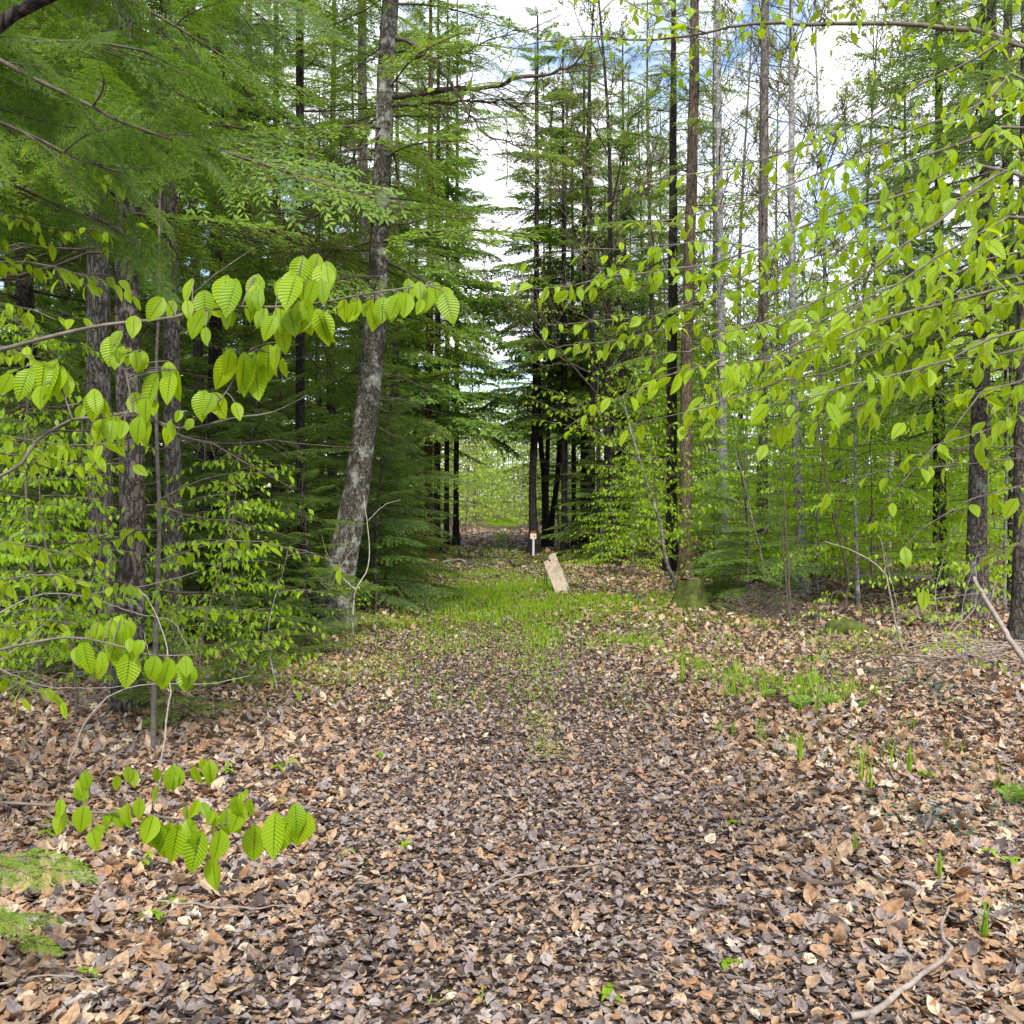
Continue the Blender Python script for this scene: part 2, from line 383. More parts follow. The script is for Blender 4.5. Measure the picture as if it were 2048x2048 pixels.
def needle_branch(seed, L=1.1, nt=15):
    """a close-up hemlock spray: twigs, side twigs and single needles"""
    r = np.random.default_rng(seed); b = MB()
    ax = np.array([[x, .05 * math.sin(4 * x + seed), .05 * x - .16 * x * x] for x in np.linspace(0, L, 7)])
    b.add(*tubes(ax, np.linspace(.009, .0018, 7), 5)[:2], mat=0)
    TW = []; Pa = []; Pd = []; Pn = []; Pt = []
    def run(p, d, l, sag, dens):
        tt = r.normal(.3, .25)
        q = np.linspace(0, 1, 4)[:, None]
        TW.append(p + d * l * q + np.array([0, 0, -sag * l]) * q ** 2)
        m = max(3, int(l / dens)); qq = ((np.arange(m) + .5) / m)[:, None]
        pts = p + d * l * qq + np.array([0, 0, -sag * l]) * qq ** 2
        tg = nrm(d + 2 * qq * np.array([0, 0, -sag]))
        for s2 in (-1, 1):
            Pt.append(tt + .5 * qq[:, 0] ** 3); Pa.append(pts); Pd.append(nrm(tg * .55 + np.cross(tg, [0, 0, 1]) * s2 + r.normal(0, .18, pts.shape)))
            Pn.append(np.array([0, 0, 1.]) + r.normal(0, .3, pts.shape))
    for k in range(nt):
        t = .08 + .92 * (k + .4 * r.random()) / nt
        p = np.array([np.interp(t * L, ax[:, 0], ax[:, c]) for c in range(3)])
        for s in (-1, 1):
            l = .42 * L * (1 - t) ** .8 * min(1, .4 + 3 * t) * r.uniform(.6, 1.15) + .03
            a = math.radians(r.uniform(40, 65)); d = nrm(np.array([math.cos(a), s * math.sin(a), r.uniform(-.1, .08)]))
            run(p, d, l, .22, .013)
            ns = int(l / .046)
            for j in range(ns):
                u = (j + .5) / ns
                if u < .12: continue
                pp = p + d * l * u + np.array([0, 0, -.22 * l]) * u * u
                for s3 in (-1, 1):
                    a3 = s3 * math.radians(r.uniform(38, 60)); c, sn = math.cos(a3), math.sin(a3)
                    d3 = nrm(np.array([d[0] * c - d[1] * sn, d[0] * sn + d[1] * c, d[2] - .15 + r.normal(0, .08)]))
                    run(pp, d3, (.09 * (1 - u) + .03) * r.uniform(.6, 1.2), .3, .012)
    TW = np.array(TW)
    b.add(*tubes(TW, np.broadcast_to(np.linspace(.0016, .0007, 4), TW.shape[:2]), 3)[:2], mat=0)
    pos = np.concatenate(Pa); n = len(pos)
    V, f, A = leaves(pos, np.concatenate(Pd), np.concatenate(Pn), .021 * r.uniform(.7, 1.25, n), .0075, DIAMOND, tint=np.clip(np.concatenate(Pt) + r.normal(0, .1, n), 0, 1))
    b.add(V, f, 1, A)
    return b.packed()

FB = [fir_branch(100 + i, droop=.18 + .09 * i) for i in range(4)]
FBS = [fir_branch(140 + i, L=2.0, nt=18, step=.042, lf=.085, lw=.021, droop=.3, gap=.15) for i in range(3)]   # thin, gappy
FBF = [fir_branch(170 + i, L=2.0, nt=18, step=.045, lf=.125, lw=.042, droop=.2 + .1 * i) for i in range(3)]   # for trees far away
DB = []
for i in range(3):   # dead branch
    r = np.random.default_rng(300 + i); b = MB()
    ax = np.array([[x, .08 * math.sin(4 * x + i), -.10 * x * x + .03 * math.sin(7 * x)] for x in np.linspace(0, 2, 8)])
    b.add(*tubes(ax, np.linspace(.016, .003, 8), 4)[:2], mat=0)
    TW = []
    for k in range(26):
        t = r.uniform(.15, 1); p = np.array([np.interp(t * 2, ax[:, 0], ax[:, c]) for c in range(3)])
        a = r.uniform(.5, 1.2) * r.choice([-1, 1]); l = r.uniform(.15, .6) * (1.1 - t)
        d = np.array([math.cos(a), math.sin(a), r.normal(-.1, .3)]); q = np.linspace(0, 1, 4)[:, None]
        TW.append(p + d * l * q + np.array([0, r.normal(0, .1), -.2]) * l * q ** 2)
    b.add(*tubes(np.array(TW), np.broadcast_to(np.linspace(.0045, .0016, 4), (len(TW), 4)), 3)[:2], mat=0)
    DB.append(b.packed())

def rotm(yaw, pitch, roll=0., s=1.):
    cy, sy, cp, sp, cr, sr = math.cos(yaw), math.sin(yaw), math.cos(pitch), math.sin(pitch), math.cos(roll), math.sin(roll)
    Rz = np.array([[cy, -sy, 0], [sy, cy, 0], [0, 0, 1]]); Ry = np.array([[cp, 0, -sp], [0, 1, 0], [sp, 0, cp]]); Rx = np.array([[1, 0, 0], [0, cr, -sr], [0, sr, cr]])
    return Rz @ Ry @ Rx * s

def trunk_line(h, lean=(0, 0), wob=.04, seed=0, n=14):
    r = np.random.default_rng(seed); z = np.linspace(-.15, h, n)
    u = np.clip(z / h, 0, 1)
    return np.stack([lean[0] * u + wob * np.sin(u * r.uniform(4, 8) + r.random() * 6) - wob * math.sin(0), lean[1] * u + wob * np.sin(u * r.uniform(4, 8) + r.random() * 6), z], 1)

def trunk_mesh(mb, line, r0, r1, k=12, flare=1.5, mat=0):
    n = len(line); z = line[:, 2] - line[0, 2]
    R = np.interp(np.linspace(0, 1, n), [0, 1], [r0, r1]) * (1 + (flare - 1) * np.exp(-z / (r0 * 2.2)))
    # extra rings near the flare
    V, q, A = tubes(line, R, k)
    V = V.reshape(n, k, 3); a = np.arange(k) / k * 2 * np.pi
    fl = np.exp(-z / (r0 * 2.5))[:, None]
    rr = 1 + fl * .22 * np.sin(a[None] * 4 + 1.3) + .05 * np.sin(a[None] * 3 + z[:, None] * 2.1)
    c = line[:, None]; V = c + (V - c) * rr[..., None]
    mb.add(V.reshape(-1, 3), q, mat, A)

def fir_meshes(key, seed, h, r0, live, blen, nb, leafmat, barkmat, dead=0, br=FB, up=.1, trunkonly=False):
    r = np.random.default_rng(seed)
    line = trunk_line(h, (r.normal(0, .12), r.normal(0, .12)), .05, seed, 24 if h > 8 else 12)
    tm = MB(); trunk_mesh(tm, line, r0, r0 * .12, 12)
    at = lambda z: np.array([np.interp(z, line[:, 2], line[:, c]) for c in range(3)])
    for i in range(dead):
        z = r.uniform(.8, min(live + 3, h * .8)); s = r.uniform(.3, .95) * min(1, blen / 2)
        tm.merge(DB[r.integers(3)], rotm(r.random() * 6.28, r.uniform(-.25, .15), r.normal(0, .5), s), at(z), None)
    t_me = tm.mesh(key + '_trunk', [M[barkmat], M['twig']])
    cm = MB(); yaw = r.random() * 6.28
    for i in range(nb):
        u = (i + r.random() * .8) / nb; z = live + (h - live) * u
        yaw += 2.4 + r.normal(0, .3)
        l = blen * ((1 - u) ** .8 * (.75 + .25 * min(1, u * 6)) + .06) * r.uniform(.65, 1.15)
        cm.merge(br[r.integers(len(br))], rotm(yaw, up + .35 * u - .22 * (1 - u) + r.normal(0, .1), r.normal(0, .25), l / 2.), at(z))
    c_me = cm.mesh(key + '_crown', [M['twig'], M[leafmat]])
    return t_me, c_me

FIR = {
 'tall_a': fir_meshes('tall_a', 1, 17, .13, 2.8, 2.8, 92, 'needle', 'bark', 16),
 'tall_b': fir_meshes('tall_b', 2, 15, .11, 2.0, 2.5, 92, 'needle', 'bark', 14),
 'tall_c': fir_meshes('tall_c', 3, 19, .15, 3.4, 3.0, 92, 'needle_blue', 'bark_dark', 20),
 'far_a': fir_meshes('far_a', 4, 20, .17, 2.4, 3.2, 92, 'needle', 'bark_dark', 10, br=FBF),
 'far_b': fir_meshes('far_b', 5, 17, .15, 1.2, 3.0, 96, 'needle_blue', 'bark_dark', 6, br=FBF),
 'pole': fir_meshes('pole', 6, 18, .13, 5.0, 2.5, 84, 'needle', 'bark_dark', 26, br=FBS),
 'young_a': fir_meshes('young_a', 7, 5.2, .04, .25, 1.9, 62, 'needle', 'bark', 0),
 'young_b': fir_meshes('young_b', 8, 3.6, .03, .12, 1.6, 52, 'needle_blue', 'bark', 0),
 'young_c': fir_meshes('young_c', 9, 2.2, .02, .06, 1.2, 34, 'needle', 'bark', 0),
}
def fir(kind, px, d, label, sc=1., group=None, rot=None, name=None, x=None, cat='tree'):
    x = (px - 1024) / F * d if x is None else x
    z = float(ground_z(x, d))
    t = thing(name or ('young_hemlock' if kind.startswith('young') else 'conifer_tree'), label, cat, (x, d, z), random.random() * 6.28 if rot is None else rot, sc, group)
    link('trunk', FIR[kind][0], t); link('crown', FIR[kind][1], t)
    return t

# ------------------------------------------------------------------ beech sprays
DOWN = np.array([0, 0, -1.])
def beech_branch(mb_w, mb_l, pl, r0, r1, leafL=.07, spacing=.085, side=.35, tpl=LEAF_MID, start=.08, r=rng, dens=.045, wmat=0, lmat=0, droop=.75, keep=1., nseg=None):
    """a layered beech limb along the polyline: alternate side twigs, drooping leaves"""
    L = np.linalg.norm(np.diff(np.asarray(pl), axis=0), axis=1).sum()
    n = nseg or max(5, int(L / .12)); p = resample(pl, n)
    p = p + r.normal(0, .006, p.shape) * np.linspace(0, 1, n)[:, None]
    mb_w.add(*tubes(p, np.linspace(r0, r1, n), 6)[:2], mat=wmat)
    tg = nrm(np.gradient(p, axis=0)); m = max(2, int(L * (1 - start) / spacing))
    TW = []; TR = []; lp = []; ld = []; ln = []
    s = 1
    for k in range(m + 1):
        u = start + (1 - start) * (k + .3 * r.random()) / max(1, m)
        u = min(u, 1.); i = min(n - 1, int(u * (n - 1))); b = p[i]; t = tg[i]; s = -s
        sd = nrm(np.cross(t, [0, 0, 1.])) * s
        if k == m: sd = sd * .1
        l = side * (1.05 - .75 * u) * r.uniform(.35, 1.2) + .03
        d = nrm(t * r.uniform(.5, 1.) + sd * .85 + np.array([0, 0, r.normal(.02, .16)]))
        q = np.linspace(0, 1, 4)[:, None]
        sag = np.array([0, 0, -.18 * l])
        TW.append(b + d * l * q + sag * q ** 2); TR.append(np.linspace(max(.0014, r1 * .7), .0009, 4))
        c = max(1, int(l / dens)); e = 1
        for j in range(c):
            if r.random() > keep: continue
            v = (j + .7) / c; e = -e
            a = b + d * l * v + sag * v * v
            out = nrm(np.cross(d, [0, 0, 1.])) * e
            lp.append(a + r.normal(0, .008, 3)); dd = nrm(DOWN * droop * r.uniform(.5, 1.1) + out * r.uniform(.15, .8) + d * r.uniform(.1, .6) + r.normal(0, .2, 3)); ld.append(dd)
            ln.append(nrm(out * .8 + np.array([0, 0, .6]) + d * .2 + r.normal(0, .35, 3)))
    TW = np.array(TW); mb_w.add(*tubes(TW, np.array(TR), 3)[:2], mat=wmat)
    if lp:
        k = len(lp); Ls = leafL * r.uniform(.6, 1.2, k)
        V, f, A = leaves(np.array(lp), np.array(ld), np.array(ln), Ls, Ls * r.uniform(.42, .58, k), tpl, curl=r.uniform(.05, .3, k), fold=r.uniform(.1, .45, k), tint=r.random(k))
        mb_l.add(V, f, lmat, A)

def beech_tree_mesh(key, seed, h, r0, first, blen, nb, leafL, tpl=LEAF_LOW, leafmat='beech_far', lean=0., spacing=.09, dens=.052):
    r = np.random.default_rng(seed); line = trunk_line(h, (lean, r.normal(0, .2)), .06, seed, 14)
    tm = MB(); trunk_mesh(tm, line, r0, r0 * .2, 8, 1.3)
    c = MB(); yaw = r.random() * 6
    for i in range(nb):
        u = (i + r.random()) / nb; z = first + (h - first) * u
        b = np.array([np.interp(z, line[:, 2], line[:, k]) for k in range(3)]); yaw += 2.4 + r.normal(0, .4)
        l = blen * (1 - .6 * u) * r.uniform(.6, 1.15); d = np.array([math.cos(yaw), math.sin(yaw), r.uniform(.05, .45)])
        q = np.linspace(0, 1, 5)[:, None]
        pl = b + d * l * q + np.array([r.normal(0, .1), r.normal(0, .1), -.28]) * l * q ** 2
        beech_branch(c, c, pl, max(.004, r0 * .3), .0018, leafL, spacing,   .5 * l ** .5, tpl, .12, r, dens, 0, 1)
    return tm.mesh(key + '_trunk', [M['bark_pale'] if seed % 2 else M['twig_beech']]), c.mesh(key + '_crown', [M['twig_beech'], M[leafmat]])
BE = {
 'a': beech_tree_mesh('beech_a', 21, 5.0, .030, .4, 1.9, 44, .10),
 'b': beech_tree_mesh('beech_b', 22, 3.8, .022, .3, 1.7, 38, .095),
 'c': beech_tree_mesh('beech_c', 23, 6.5, .040, .6, 2.2, 54, .10),
 'd': beech_tree_mesh('beech_d', 24, 2.2, .014, .3, 1.1, 20, .08),
 'e': beech_tree_mesh('beech_e', 25, 1.3, .010, .15, .8, 10, .075),
 'far_a': beech_tree_mesh('far_a', 26, 9., .09, .4, 3.6, 56, .24, DIAMOND, 'far', spacing=.22, dens=.12),
 'far_b': beech_tree_mesh('far_b', 27, 6., .06, .3, 2.8, 46, .22, DIAMOND, 'far', spacing=.2, dens=.11),
}
def beech(kind, px, d, label, sc=1., group=None, rot=None, name='beech_sapling', cat='sapling', x=None):
    x = (px - 1024) / F * d if x is None else x
    t = thing(name, label, cat, (x, d, float(ground_z(x, d))), random.random() * 6.28 if rot is None else rot, sc, group)
    link('trunk', BE[kind][0], t); link('crown', BE[kind][1], t)
    return t

# ------------------------------------------------------------------ thin hardwoods, buds only
def hardwood_mesh(key, seed, h, r0, first, barkmat, leafn=1., lean=0., budL=.085):
    r = np.random.default_rng(seed); line = trunk_line(h, (lean, r.normal(0, .3)), .12, seed, 22)
    tm = MB(); trunk_mesh(tm, line, r0, r0 * .12, 10, 1.35)
    c = MB(); lev = {1: [], 2: [], 3: []}; lp = []; ldv = []
    def grow(b, d, l, rad, level):
        q = np.linspace(0, 1, 6)[:, None]; bend = r.normal(0, .16, 3) + np.array([0, 0, .12])
        pl = b + d * l * q + bend * l * q ** 2 + np.concatenate([[[0, 0, 0]], r.normal(0, .02 * l, (5, 3))])
        lev[level].append((pl, np.linspace(rad, rad * .3, 6)))
        if level == 3:
            k = r.poisson(3.4 * leafn)
            for _ in range(k):
                j = r.integers(2, 6); lp.append(pl[j] + r.normal(0, .03, 3)); ldv.append(r.normal(0, 1, 3) + np.array([0, 0, -.4]))
            return
        for j in range({1: 9, 2: 7}[level]):
            u = r.uniform(.2, 1); i = min(4, int(u * 5)); p = pl[i] + (pl[i + 1] - pl[i]) * (u * 5 - i if i < 4 else .5)
            t = nrm(pl[i + 1] - pl[i]); o = r.normal(0, 1, 3); o = nrm(o - t * o.dot(t))
            dd = nrm(t * .8 + o * r.uniform(.5, .9) + np.array([0, 0, .15]))
            grow(p, dd, l * r.uniform(.3, .55) * (1.15 - .5 * u), rad * .45, level + 1)
    nb = 17
    for i in range(nb):
        u = (i + r.random()) / nb; z = first + (h - first) * u; b = np.array([np.interp(z, line[:, 2], line[:, k]) for k in range(3)])
        a = i * 2.4 + r.normal(0, .4); el = r.uniform(.5, 1.1)
        grow(b, nrm(np.array([math.cos(a), math.sin(a), el])), (h - first) * .27 * (1 - .65 * u) * r.uniform(.7, 1.2), r0 * .32 * (1 - .6 * u), 1)
    for l, k in ((1, 5), (2, 4), (3, 3)):
        Pp = np.array([a for a, _ in lev[l]]); Rr = np.maximum(np.array([a for _, a in lev[l]]), .0055 if l == 3 else .008)
        c.add(*tubes(Pp, Rr, k)[:2], mat=0)
    n = len(lp)
    if n:
        V, f, A = leaves(np.array(lp), np.array(ldv), r.normal(0, 1, (n, 3)), budL * r.uniform(.6, 1.3, n), budL * .55, DIAMOND)
        c.add(V, f, 1, A)
    return tm.mesh(key + '_trunk', [M[barkmat]]), c.mesh(key + '_crown', [M['twig'], M['bud']])
HW = {
 'a': hardwood_mesh('hw_a', 31, 17, .10, 4.0, 'bark_dark', 1.0, .6),
 'b': hardwood_mesh('hw_b', 32, 15, .09, 3.0, 'bark_grey', .8, -.5),
 'c': hardwood_mesh('hw_c', 33, 12, .06, 2.5, 'bark_pale', .5, .2),
 'd': hardwood_mesh('hw_d', 34, 18, .11, 5.0, 'bark_brown', 1.3, 0),
}
def hardwood(kind, px, d, label, sc=1., group=None, rot=None, cat='tree', name='hardwood_tree'):
    x = (px - 1024) / F * d
    t = thing(name, label, cat, (x, d, float(ground_z(x, d))), random.random() * 6.28 if rot is None else rot, sc, group)
    link('trunk', HW[kind][0], t); link('crown', HW[kind][1], t)
    return t

# ------------------------------------------------------------------ trees with a traced trunk
def traced_trunk(pts, d, mat, extend=None, k=14, flare=1.35, n=26):
    """pts: (px, py, width px) from the ground up; returns mesh (origin at base) and base point"""
    p = np.array([P(a, b, d) for a, b, _ in pts]); w = np.array([c for _, _, c in pts]) / 2 / F * d
    base = np.array([p[0][0], d, float(ground_z(p[0][0], d))])
    p[0][2] = base[2] - .12
    if extend is not None:
        t = nrm(p[-1] - p[-2]); t = nrm(t + np.array([0, 0, 1.5])); p = np.vstack([p, p[-1] + t * extend]); w = np.append(w, w[-1] * .25)
    s = np.concatenate([[0], np.cumsum(np.linalg.norm(np.diff(p, axis=0), axis=1))])
    line = resample(p, n); sl = np.linspace(0, s[-1], n)
    R = np.interp(sl, s, w); mb = MB()
    z = sl; R = R * (1 + (flare - 1) * np.exp(-z / (R[0] * 2.5)))
    V, q, A = tubes(line - base, R, k); V = V.reshape(n, k, 3); a = np.arange(k) / k * 6.283
    rr = 1 + np.exp(-z / (R[0] * 2.5))[:, None] * .2 * np.sin(a[None] * 4 + 1.) + .06 * np.sin(a[None] * 3 + z[:, None] * 2.6) + .03 * np.sin(5 * a[None] + 6 * z[:, None])
    c = (line - base)[:, None]; V = c + (V - c) * rr[..., None]
    mb.add(V.reshape(-1, 3), q, 0, A)
    return mb, base, line - base

def crown_on(line, zlo, zhi, nb, blen, br, leafmat, seed, dead=0, dz=(0, 1), up=.0, extra=None):
    r = np.random.default_rng(seed); cm = MB(); yaw = r.random() * 6
    at = lambda z: np.array([np.interp(z, line[:, 2], line[:, c]) for c in range(3)])
    for i in range(nb):
        u = (i + r.random()) / nb; z = zlo + (zhi - zlo) * u; yaw += 2.4 + r.normal(0, .35)
        l = blen * ((1 - u) ** .7 + .1) * r.uniform(.6, 1.15)
        cm.merge(br[r.integers(len(br))], rotm(yaw, up + .3 * u - .2 * (1 - u) + r.normal(0, .1), r.normal(0, .25), l / 2), at(z))
    for i in range(dead):
        cm.merge(DB[r.integers(3)], rotm(r.random() * 6.28, r.uniform(-.3, .2), r.normal(0, .5), r.uniform(.3, .9)), at(r.uniform(*dz)))
    for pl, r0, r1 in (extra or []):
        q = resample(pl, 26); q = q + r.normal(0, .018, q.shape) * np.linspace(.2, 1, 26)[:, None]; q[:, 2] += .03 * np.sin(np.linspace(0, 9, 26) + r.random() * 6)
        cm.add(*tubes(q, np.linspace(r0, r1, 26) * r.uniform(.75, 1.2, 26), 6)[:2], mat=0); tg = nrm(np.gradient(q, axis=0)); tw = []; tr = []
        for j in range(34):
            i = r.integers(4, 26); l = r.uniform(.15, .7); dd = nrm(tg[i] * .7 + r.normal(0, .5, 3)); u = np.linspace(0, 1, 5)[:, None]; p2 = q[i] + dd * l * u + (r.normal(0, .15, 3) + [0, 0, -.1]) * l * u ** 2; tw.append(p2); tr.append(np.linspace(.007, .0025, 5))
            for _ in range(4):
                k = r.integers(1, 5); d2 = nrm(dd + r.normal(0, .6, 3)); tw.append(p2[k] + d2 * l * .4 * u + r.normal(0, .03, 3) * u ** 2); tr.append(np.linspace(.0035, .002, 5))
        cm.add(*tubes(np.array(tw), np.array(tr), 4)[:2], mat=0)
        for j in range(5):
            i = r.integers(6, 26); cm.merge(br[r.integers(len(br))], rotm(math.atan2(tg[i][1], tg[i][0]) + r.normal(0, .8), r.uniform(-.4, .1), r.normal(0, .4), r.uniform(.2, .42)), q[i])
    return cm.mesh('crown', [M['twig'], M[leafmat]])

def traced_tree(pts, d, mat, label, crown=None, extend=8., name='conifer_tree', group=None, extra=None):
    mb, base, line = traced_trunk(pts, d, mat, extend)
    t = thing(name, label, 'tree', base, group=group)
    link('trunk', mb.mesh('trunk', [M[mat]]), t)
    if crown:
        ex = [(np.asarray(pl) - base, a, b) for pl, a, b in (extra or [])]
        link('crown', crown_on(line, extra=ex, **crown), t)
    return t

# ================================================================== THE WOOD, LEFT OF THE TRAIL
# the leaning tree beside the trail
limbs = [(PL([(775, 190), (840, 184), (897, 178), (960, 184), (1006, 170), (1042, 152), (1133, 130), (1180, 91)], 12.6, 11.4), .045, .012),
         (PL([(780, 70), (830, 95), (876, 134), (930, 205), (963, 261), (1010, 290), (1080, 300)], 12.6, 11.2), .035, .006),
         (PL([(772, 215), (880, 200), (985, 209), (1075, 209), (1130, 200)], 12.6, 11.6), .022, .004),
         (PL([(770, 120), (860, 118), (950, 90), (1050, 60)], 12.6, 11.8), .022, .004),
         (PL([(775, 260), (700, 300), (600, 310), (520, 290)], 12.6, 11.4), .025, .004),
         (PL([(764, 380), (660, 420), (560, 455), (470, 450)], 12.6, 11.6), .02, .003),
         (PL([(757, 480), (640, 500), (500, 480), (430, 455)], 12.6, 13.2), .018, .003),
         (PL([(750, 640), (690, 560), (610, 480), (540, 420)], 12.6, 11.9), .008, .003)]
traced_tree([(655, 1255, 92), (668, 1190, 62), (682, 1120, 55), (708, 1007, 50), (727, 888, 47), (739, 769, 45), (751, 650, 43), (757, 543, 37), (764, 362, 36), (769, 217, 35), (778, 54, 34), (786, -150, 30)],
            12.6, 'bark_lich', 'leaning conifer with pale lichen patches on its bark, beside the left edge of the trail',
            dict(zlo=4.3, zhi=14, nb=54, blen=2.2, br=FBS, leafmat='needle', seed=61, dead=16, dz=(2.6, 7)), 7., extra=limbs)
# straight near trunk and its neighbours
traced_tree([(262, 1440, 64), (256, 1380, 56), (262, 1250, 52), (264, 1050, 50), (262, 900, 50), (256, 700, 47), (254, 560, 45), (252, 380, 43), (250, 200, 42), (246, 60, 41), (244, -120, 38)],
            7.5, 'bark', 'straight brown trunk nearest the camera on the left, rising behind a thin sapling stem',
            dict(zlo=3.6, zhi=12, nb=46, blen=2.0, br=FB, leafmat='needle', seed=62, dead=12, dz=(.9, 4)), 7.)
traced_tree([(205, 1335, 58), (204, 1180, 50), (200, 950, 48), (198, 760, 46), (196, 540, 44), (192, 250, 40), (190, -100, 36)],
            9.3, 'bark_grey', 'grey ridged trunk just left of the nearest straight brown trunk',
            dict(zlo=4.4, zhi=13, nb=44, blen=2.1, br=FBS, leafmat='needle', seed=63, dead=8, dz=(2, 5)), 7.)
traced_tree([(345, 1315, 46), (345, 1150, 36), (346, 950, 33), (343, 700, 32), (340, 480, 31), (338, 200, 29), (338, -100, 26)],
            10.2, 'bark_grey', 'slim grey trunk standing just right of the nearest straight brown trunk',
            dict(zlo=4.2, zhi=13, nb=40, blen=1.8, br=FBS, leafmat='needle', seed=64, dead=18, dz=(1.2, 6)), 7.)
traced_tree([(428, 1250, 34), (428, 1000, 28), (430, 700, 26), (434, 450, 25), (436, 200, 23), (438, -50, 21)],
            13., 'bark_dark', 'slim dark trunk halfway between the nearest brown trunk and the leaning lichen-spotted tree',
            dict(zlo=4.6, zhi=14, nb=46, blen=2.2, br=FB, leafmat='needle_blue', seed=65, dead=24, dz=(1.5, 6)), 8.)
traced_tree([(606, 1235, 24), (603, 1000, 19), (600, 760, 18), (600, 400, 17), (600, 0, 15)],
            14., 'bark_dark', 'thin dark pole trunk close behind the left side of the leaning lichen-spotted tree',
            dict(zlo=4.2, zhi=14, nb=46, blen=2.0, br=FB, leafmat='needle', seed=66, dead=20, dz=(1.2, 6)), 8.)
traced_tree([(728, 1170, 26), (728, 800, 22), (727, 450, 20), (725, 200, 18), (724, -60, 17)],
            18.5, 'bark_grey', 'slim trunk seen just left of the upper part of the leaning lichen-spotted tree',
            dict(zlo=5., zhi=16, nb=54, blen=2.6, br=FB, leafmat='needle', seed=67, dead=12, dz=(3, 7)), 9.)
# trunks along the left edge farther on
redd = traced_tree([(857, 1122, 22), (857, 1050, 17), (857, 950, 16), (858, 800, 15), (860, 500, 13)],
            26.5, 'bark_red', 'reddish brown trunk at the far left trail edge with a red ribbon tied round it',
            dict(zlo=3.6, zhi=17, nb=56, blen=3.0, br=FBF, leafmat='needle_blue', seed=68, dead=8, dz=(2, 4)), 10.)
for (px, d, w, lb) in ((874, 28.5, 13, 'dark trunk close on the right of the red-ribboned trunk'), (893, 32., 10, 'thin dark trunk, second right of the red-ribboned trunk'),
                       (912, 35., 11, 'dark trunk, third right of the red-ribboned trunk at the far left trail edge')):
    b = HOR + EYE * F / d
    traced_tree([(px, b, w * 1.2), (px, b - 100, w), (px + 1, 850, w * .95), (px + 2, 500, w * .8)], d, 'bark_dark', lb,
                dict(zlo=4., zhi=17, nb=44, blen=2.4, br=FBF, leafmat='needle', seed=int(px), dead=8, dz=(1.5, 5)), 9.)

LEFT = [  # px, distance, kind, scale, label
 (62, 12.0, 'tall_a', 1., 'brown conifer trunk at the far left edge, behind the layered beech leaves'),
 (130, 15.5, 'tall_b', 1., 'conifer behind the gap between the left picture edge and the grey ridged trunk'),
 (395, 17.0, 'tall_b', 1., 'conifer just left of the slim dark trunk in the left wood'),
 (505, 18.5, 'tall_a', 1., 'conifer midway between the slim dark trunk and the leaning lichen-spotted tree'),
 (560, 23.0, 'tall_c', 1., 'tall blue-green conifer behind the thin dark pole trunk'),
 (665, 21.0, 'tall_a', .95, 'conifer directly behind the leaning lichen-spotted tree'),
 (790, 25.0, 'tall_b', 1.05, 'bushy conifer filling the wood right of the leaning lichen-spotted tree'),
 (835, 33.0, 'tall_a', 1., 'farther conifer rising behind the red-ribboned trunk'),
 (-40, 10.5, 'tall_c', 1., 'conifer at the left picture edge, its trunk cut off by the frame')]
for px, d, k, s, lb in LEFT: fir(k, px, d, lb, s)
r5 = np.random.default_rng(5)
for px, d in ((30, 21), (95, 27), (230, 24), (310, 30), (440, 31), (640, 34), (710, 46), (770, 50), (520, 40), (350, 44), (160, 40), (20, 44), (835, 66), (780, 76), (660, 64), (480, 60), (250, 62), (90, 64)):
    fir('far_a' if r5.random() < .6 else 'far_b', px, d, 'dark conifer standing deep in the wood left of the trail, behind the nearer trunks', r5.uniform(.85, 1.15), 'conifers deep in the left wood')
YL = [
 (748, 14.2, 'young_b', .95, 'bushy young hemlock right of the leaning lichen-spotted tree, touching the trail edge'),
 (772, 18.5, 'young_a', .8, 'young hemlock beside the trail, left of the red-ribboned trunk'),
 (735, 16.5, 'young_a', 1.0, 'feathery young hemlock directly behind the right side of the leaning lichen-spotted tree'),
 (600, 11.4, 'young_c', 1.0, 'small young hemlock left of the foot of the leaning lichen-spotted tree'),
 (560, 14.8, 'young_a', 1.0, 'young hemlock with level sprays behind the thin dark pole trunk'),
 (480, 12.2, 'young_b', 1.1, 'young hemlock in front of the slim dark trunk, with flat layered sprays'),
 (400, 11.2, 'young_b', .9, 'young hemlock between the slim grey and slim dark trunks on the left'),
 (310, 12.5, 'young_a', .9, 'young hemlock behind the nearest straight brown trunk'),
 (120, 10.2, 'young_b', 1., 'young hemlock at left, in front of the grey ridged trunk'),
 (30, 9.0, 'young_c', 1.1, 'small young hemlock at the left picture edge under the beech leaves'),
 (60, 13.5, 'young_a', 1., 'taller young hemlock at the left picture edge behind the smaller one'),
 (210, 14.5, 'young_a', .9, 'young hemlock hidden behind the grey ridged trunk'),
 (812, 22.0, 'young_a', .62, 'young hemlock close on the left of the red-ribboned trunk')]
for px, d, k, s, lb in YL: fir(k, px, d, lb, s)
for px, d, s in ((520, 17, 1.), (640, 18.5, 1.1), (440, 20, 1.1), (340, 19, 1.), (260, 20, 1.1), (700, 24, 1.1), (600, 27, 1.2), (160, 21, 1.), (760, 30, 1.1), (815, 36, 1.1), (30, 17, 1.)):
    fir('young_a' if int(px) % 3 else 'young_b', px, d, 'young hemlock in the understory behind the leaning lichen-spotted tree and its neighbours', s, 'young hemlocks in the left understory')
fir('young_c', 455, 8.6, 'low hemlock seedling spread over the leaves right of the nearest brown trunk', .42)
fir('young_c', 345, 7.2, 'low hemlock seedling at the foot of the nearest brown trunk', .38)
fir('young_c', 610, 10.2, 'low hemlock seedling in front of the foot of the leaning lichen-spotted tree', .5)
fir('young_c', 540, 9.6, 'low hemlock seedling between the two foremost left trunks', .45)

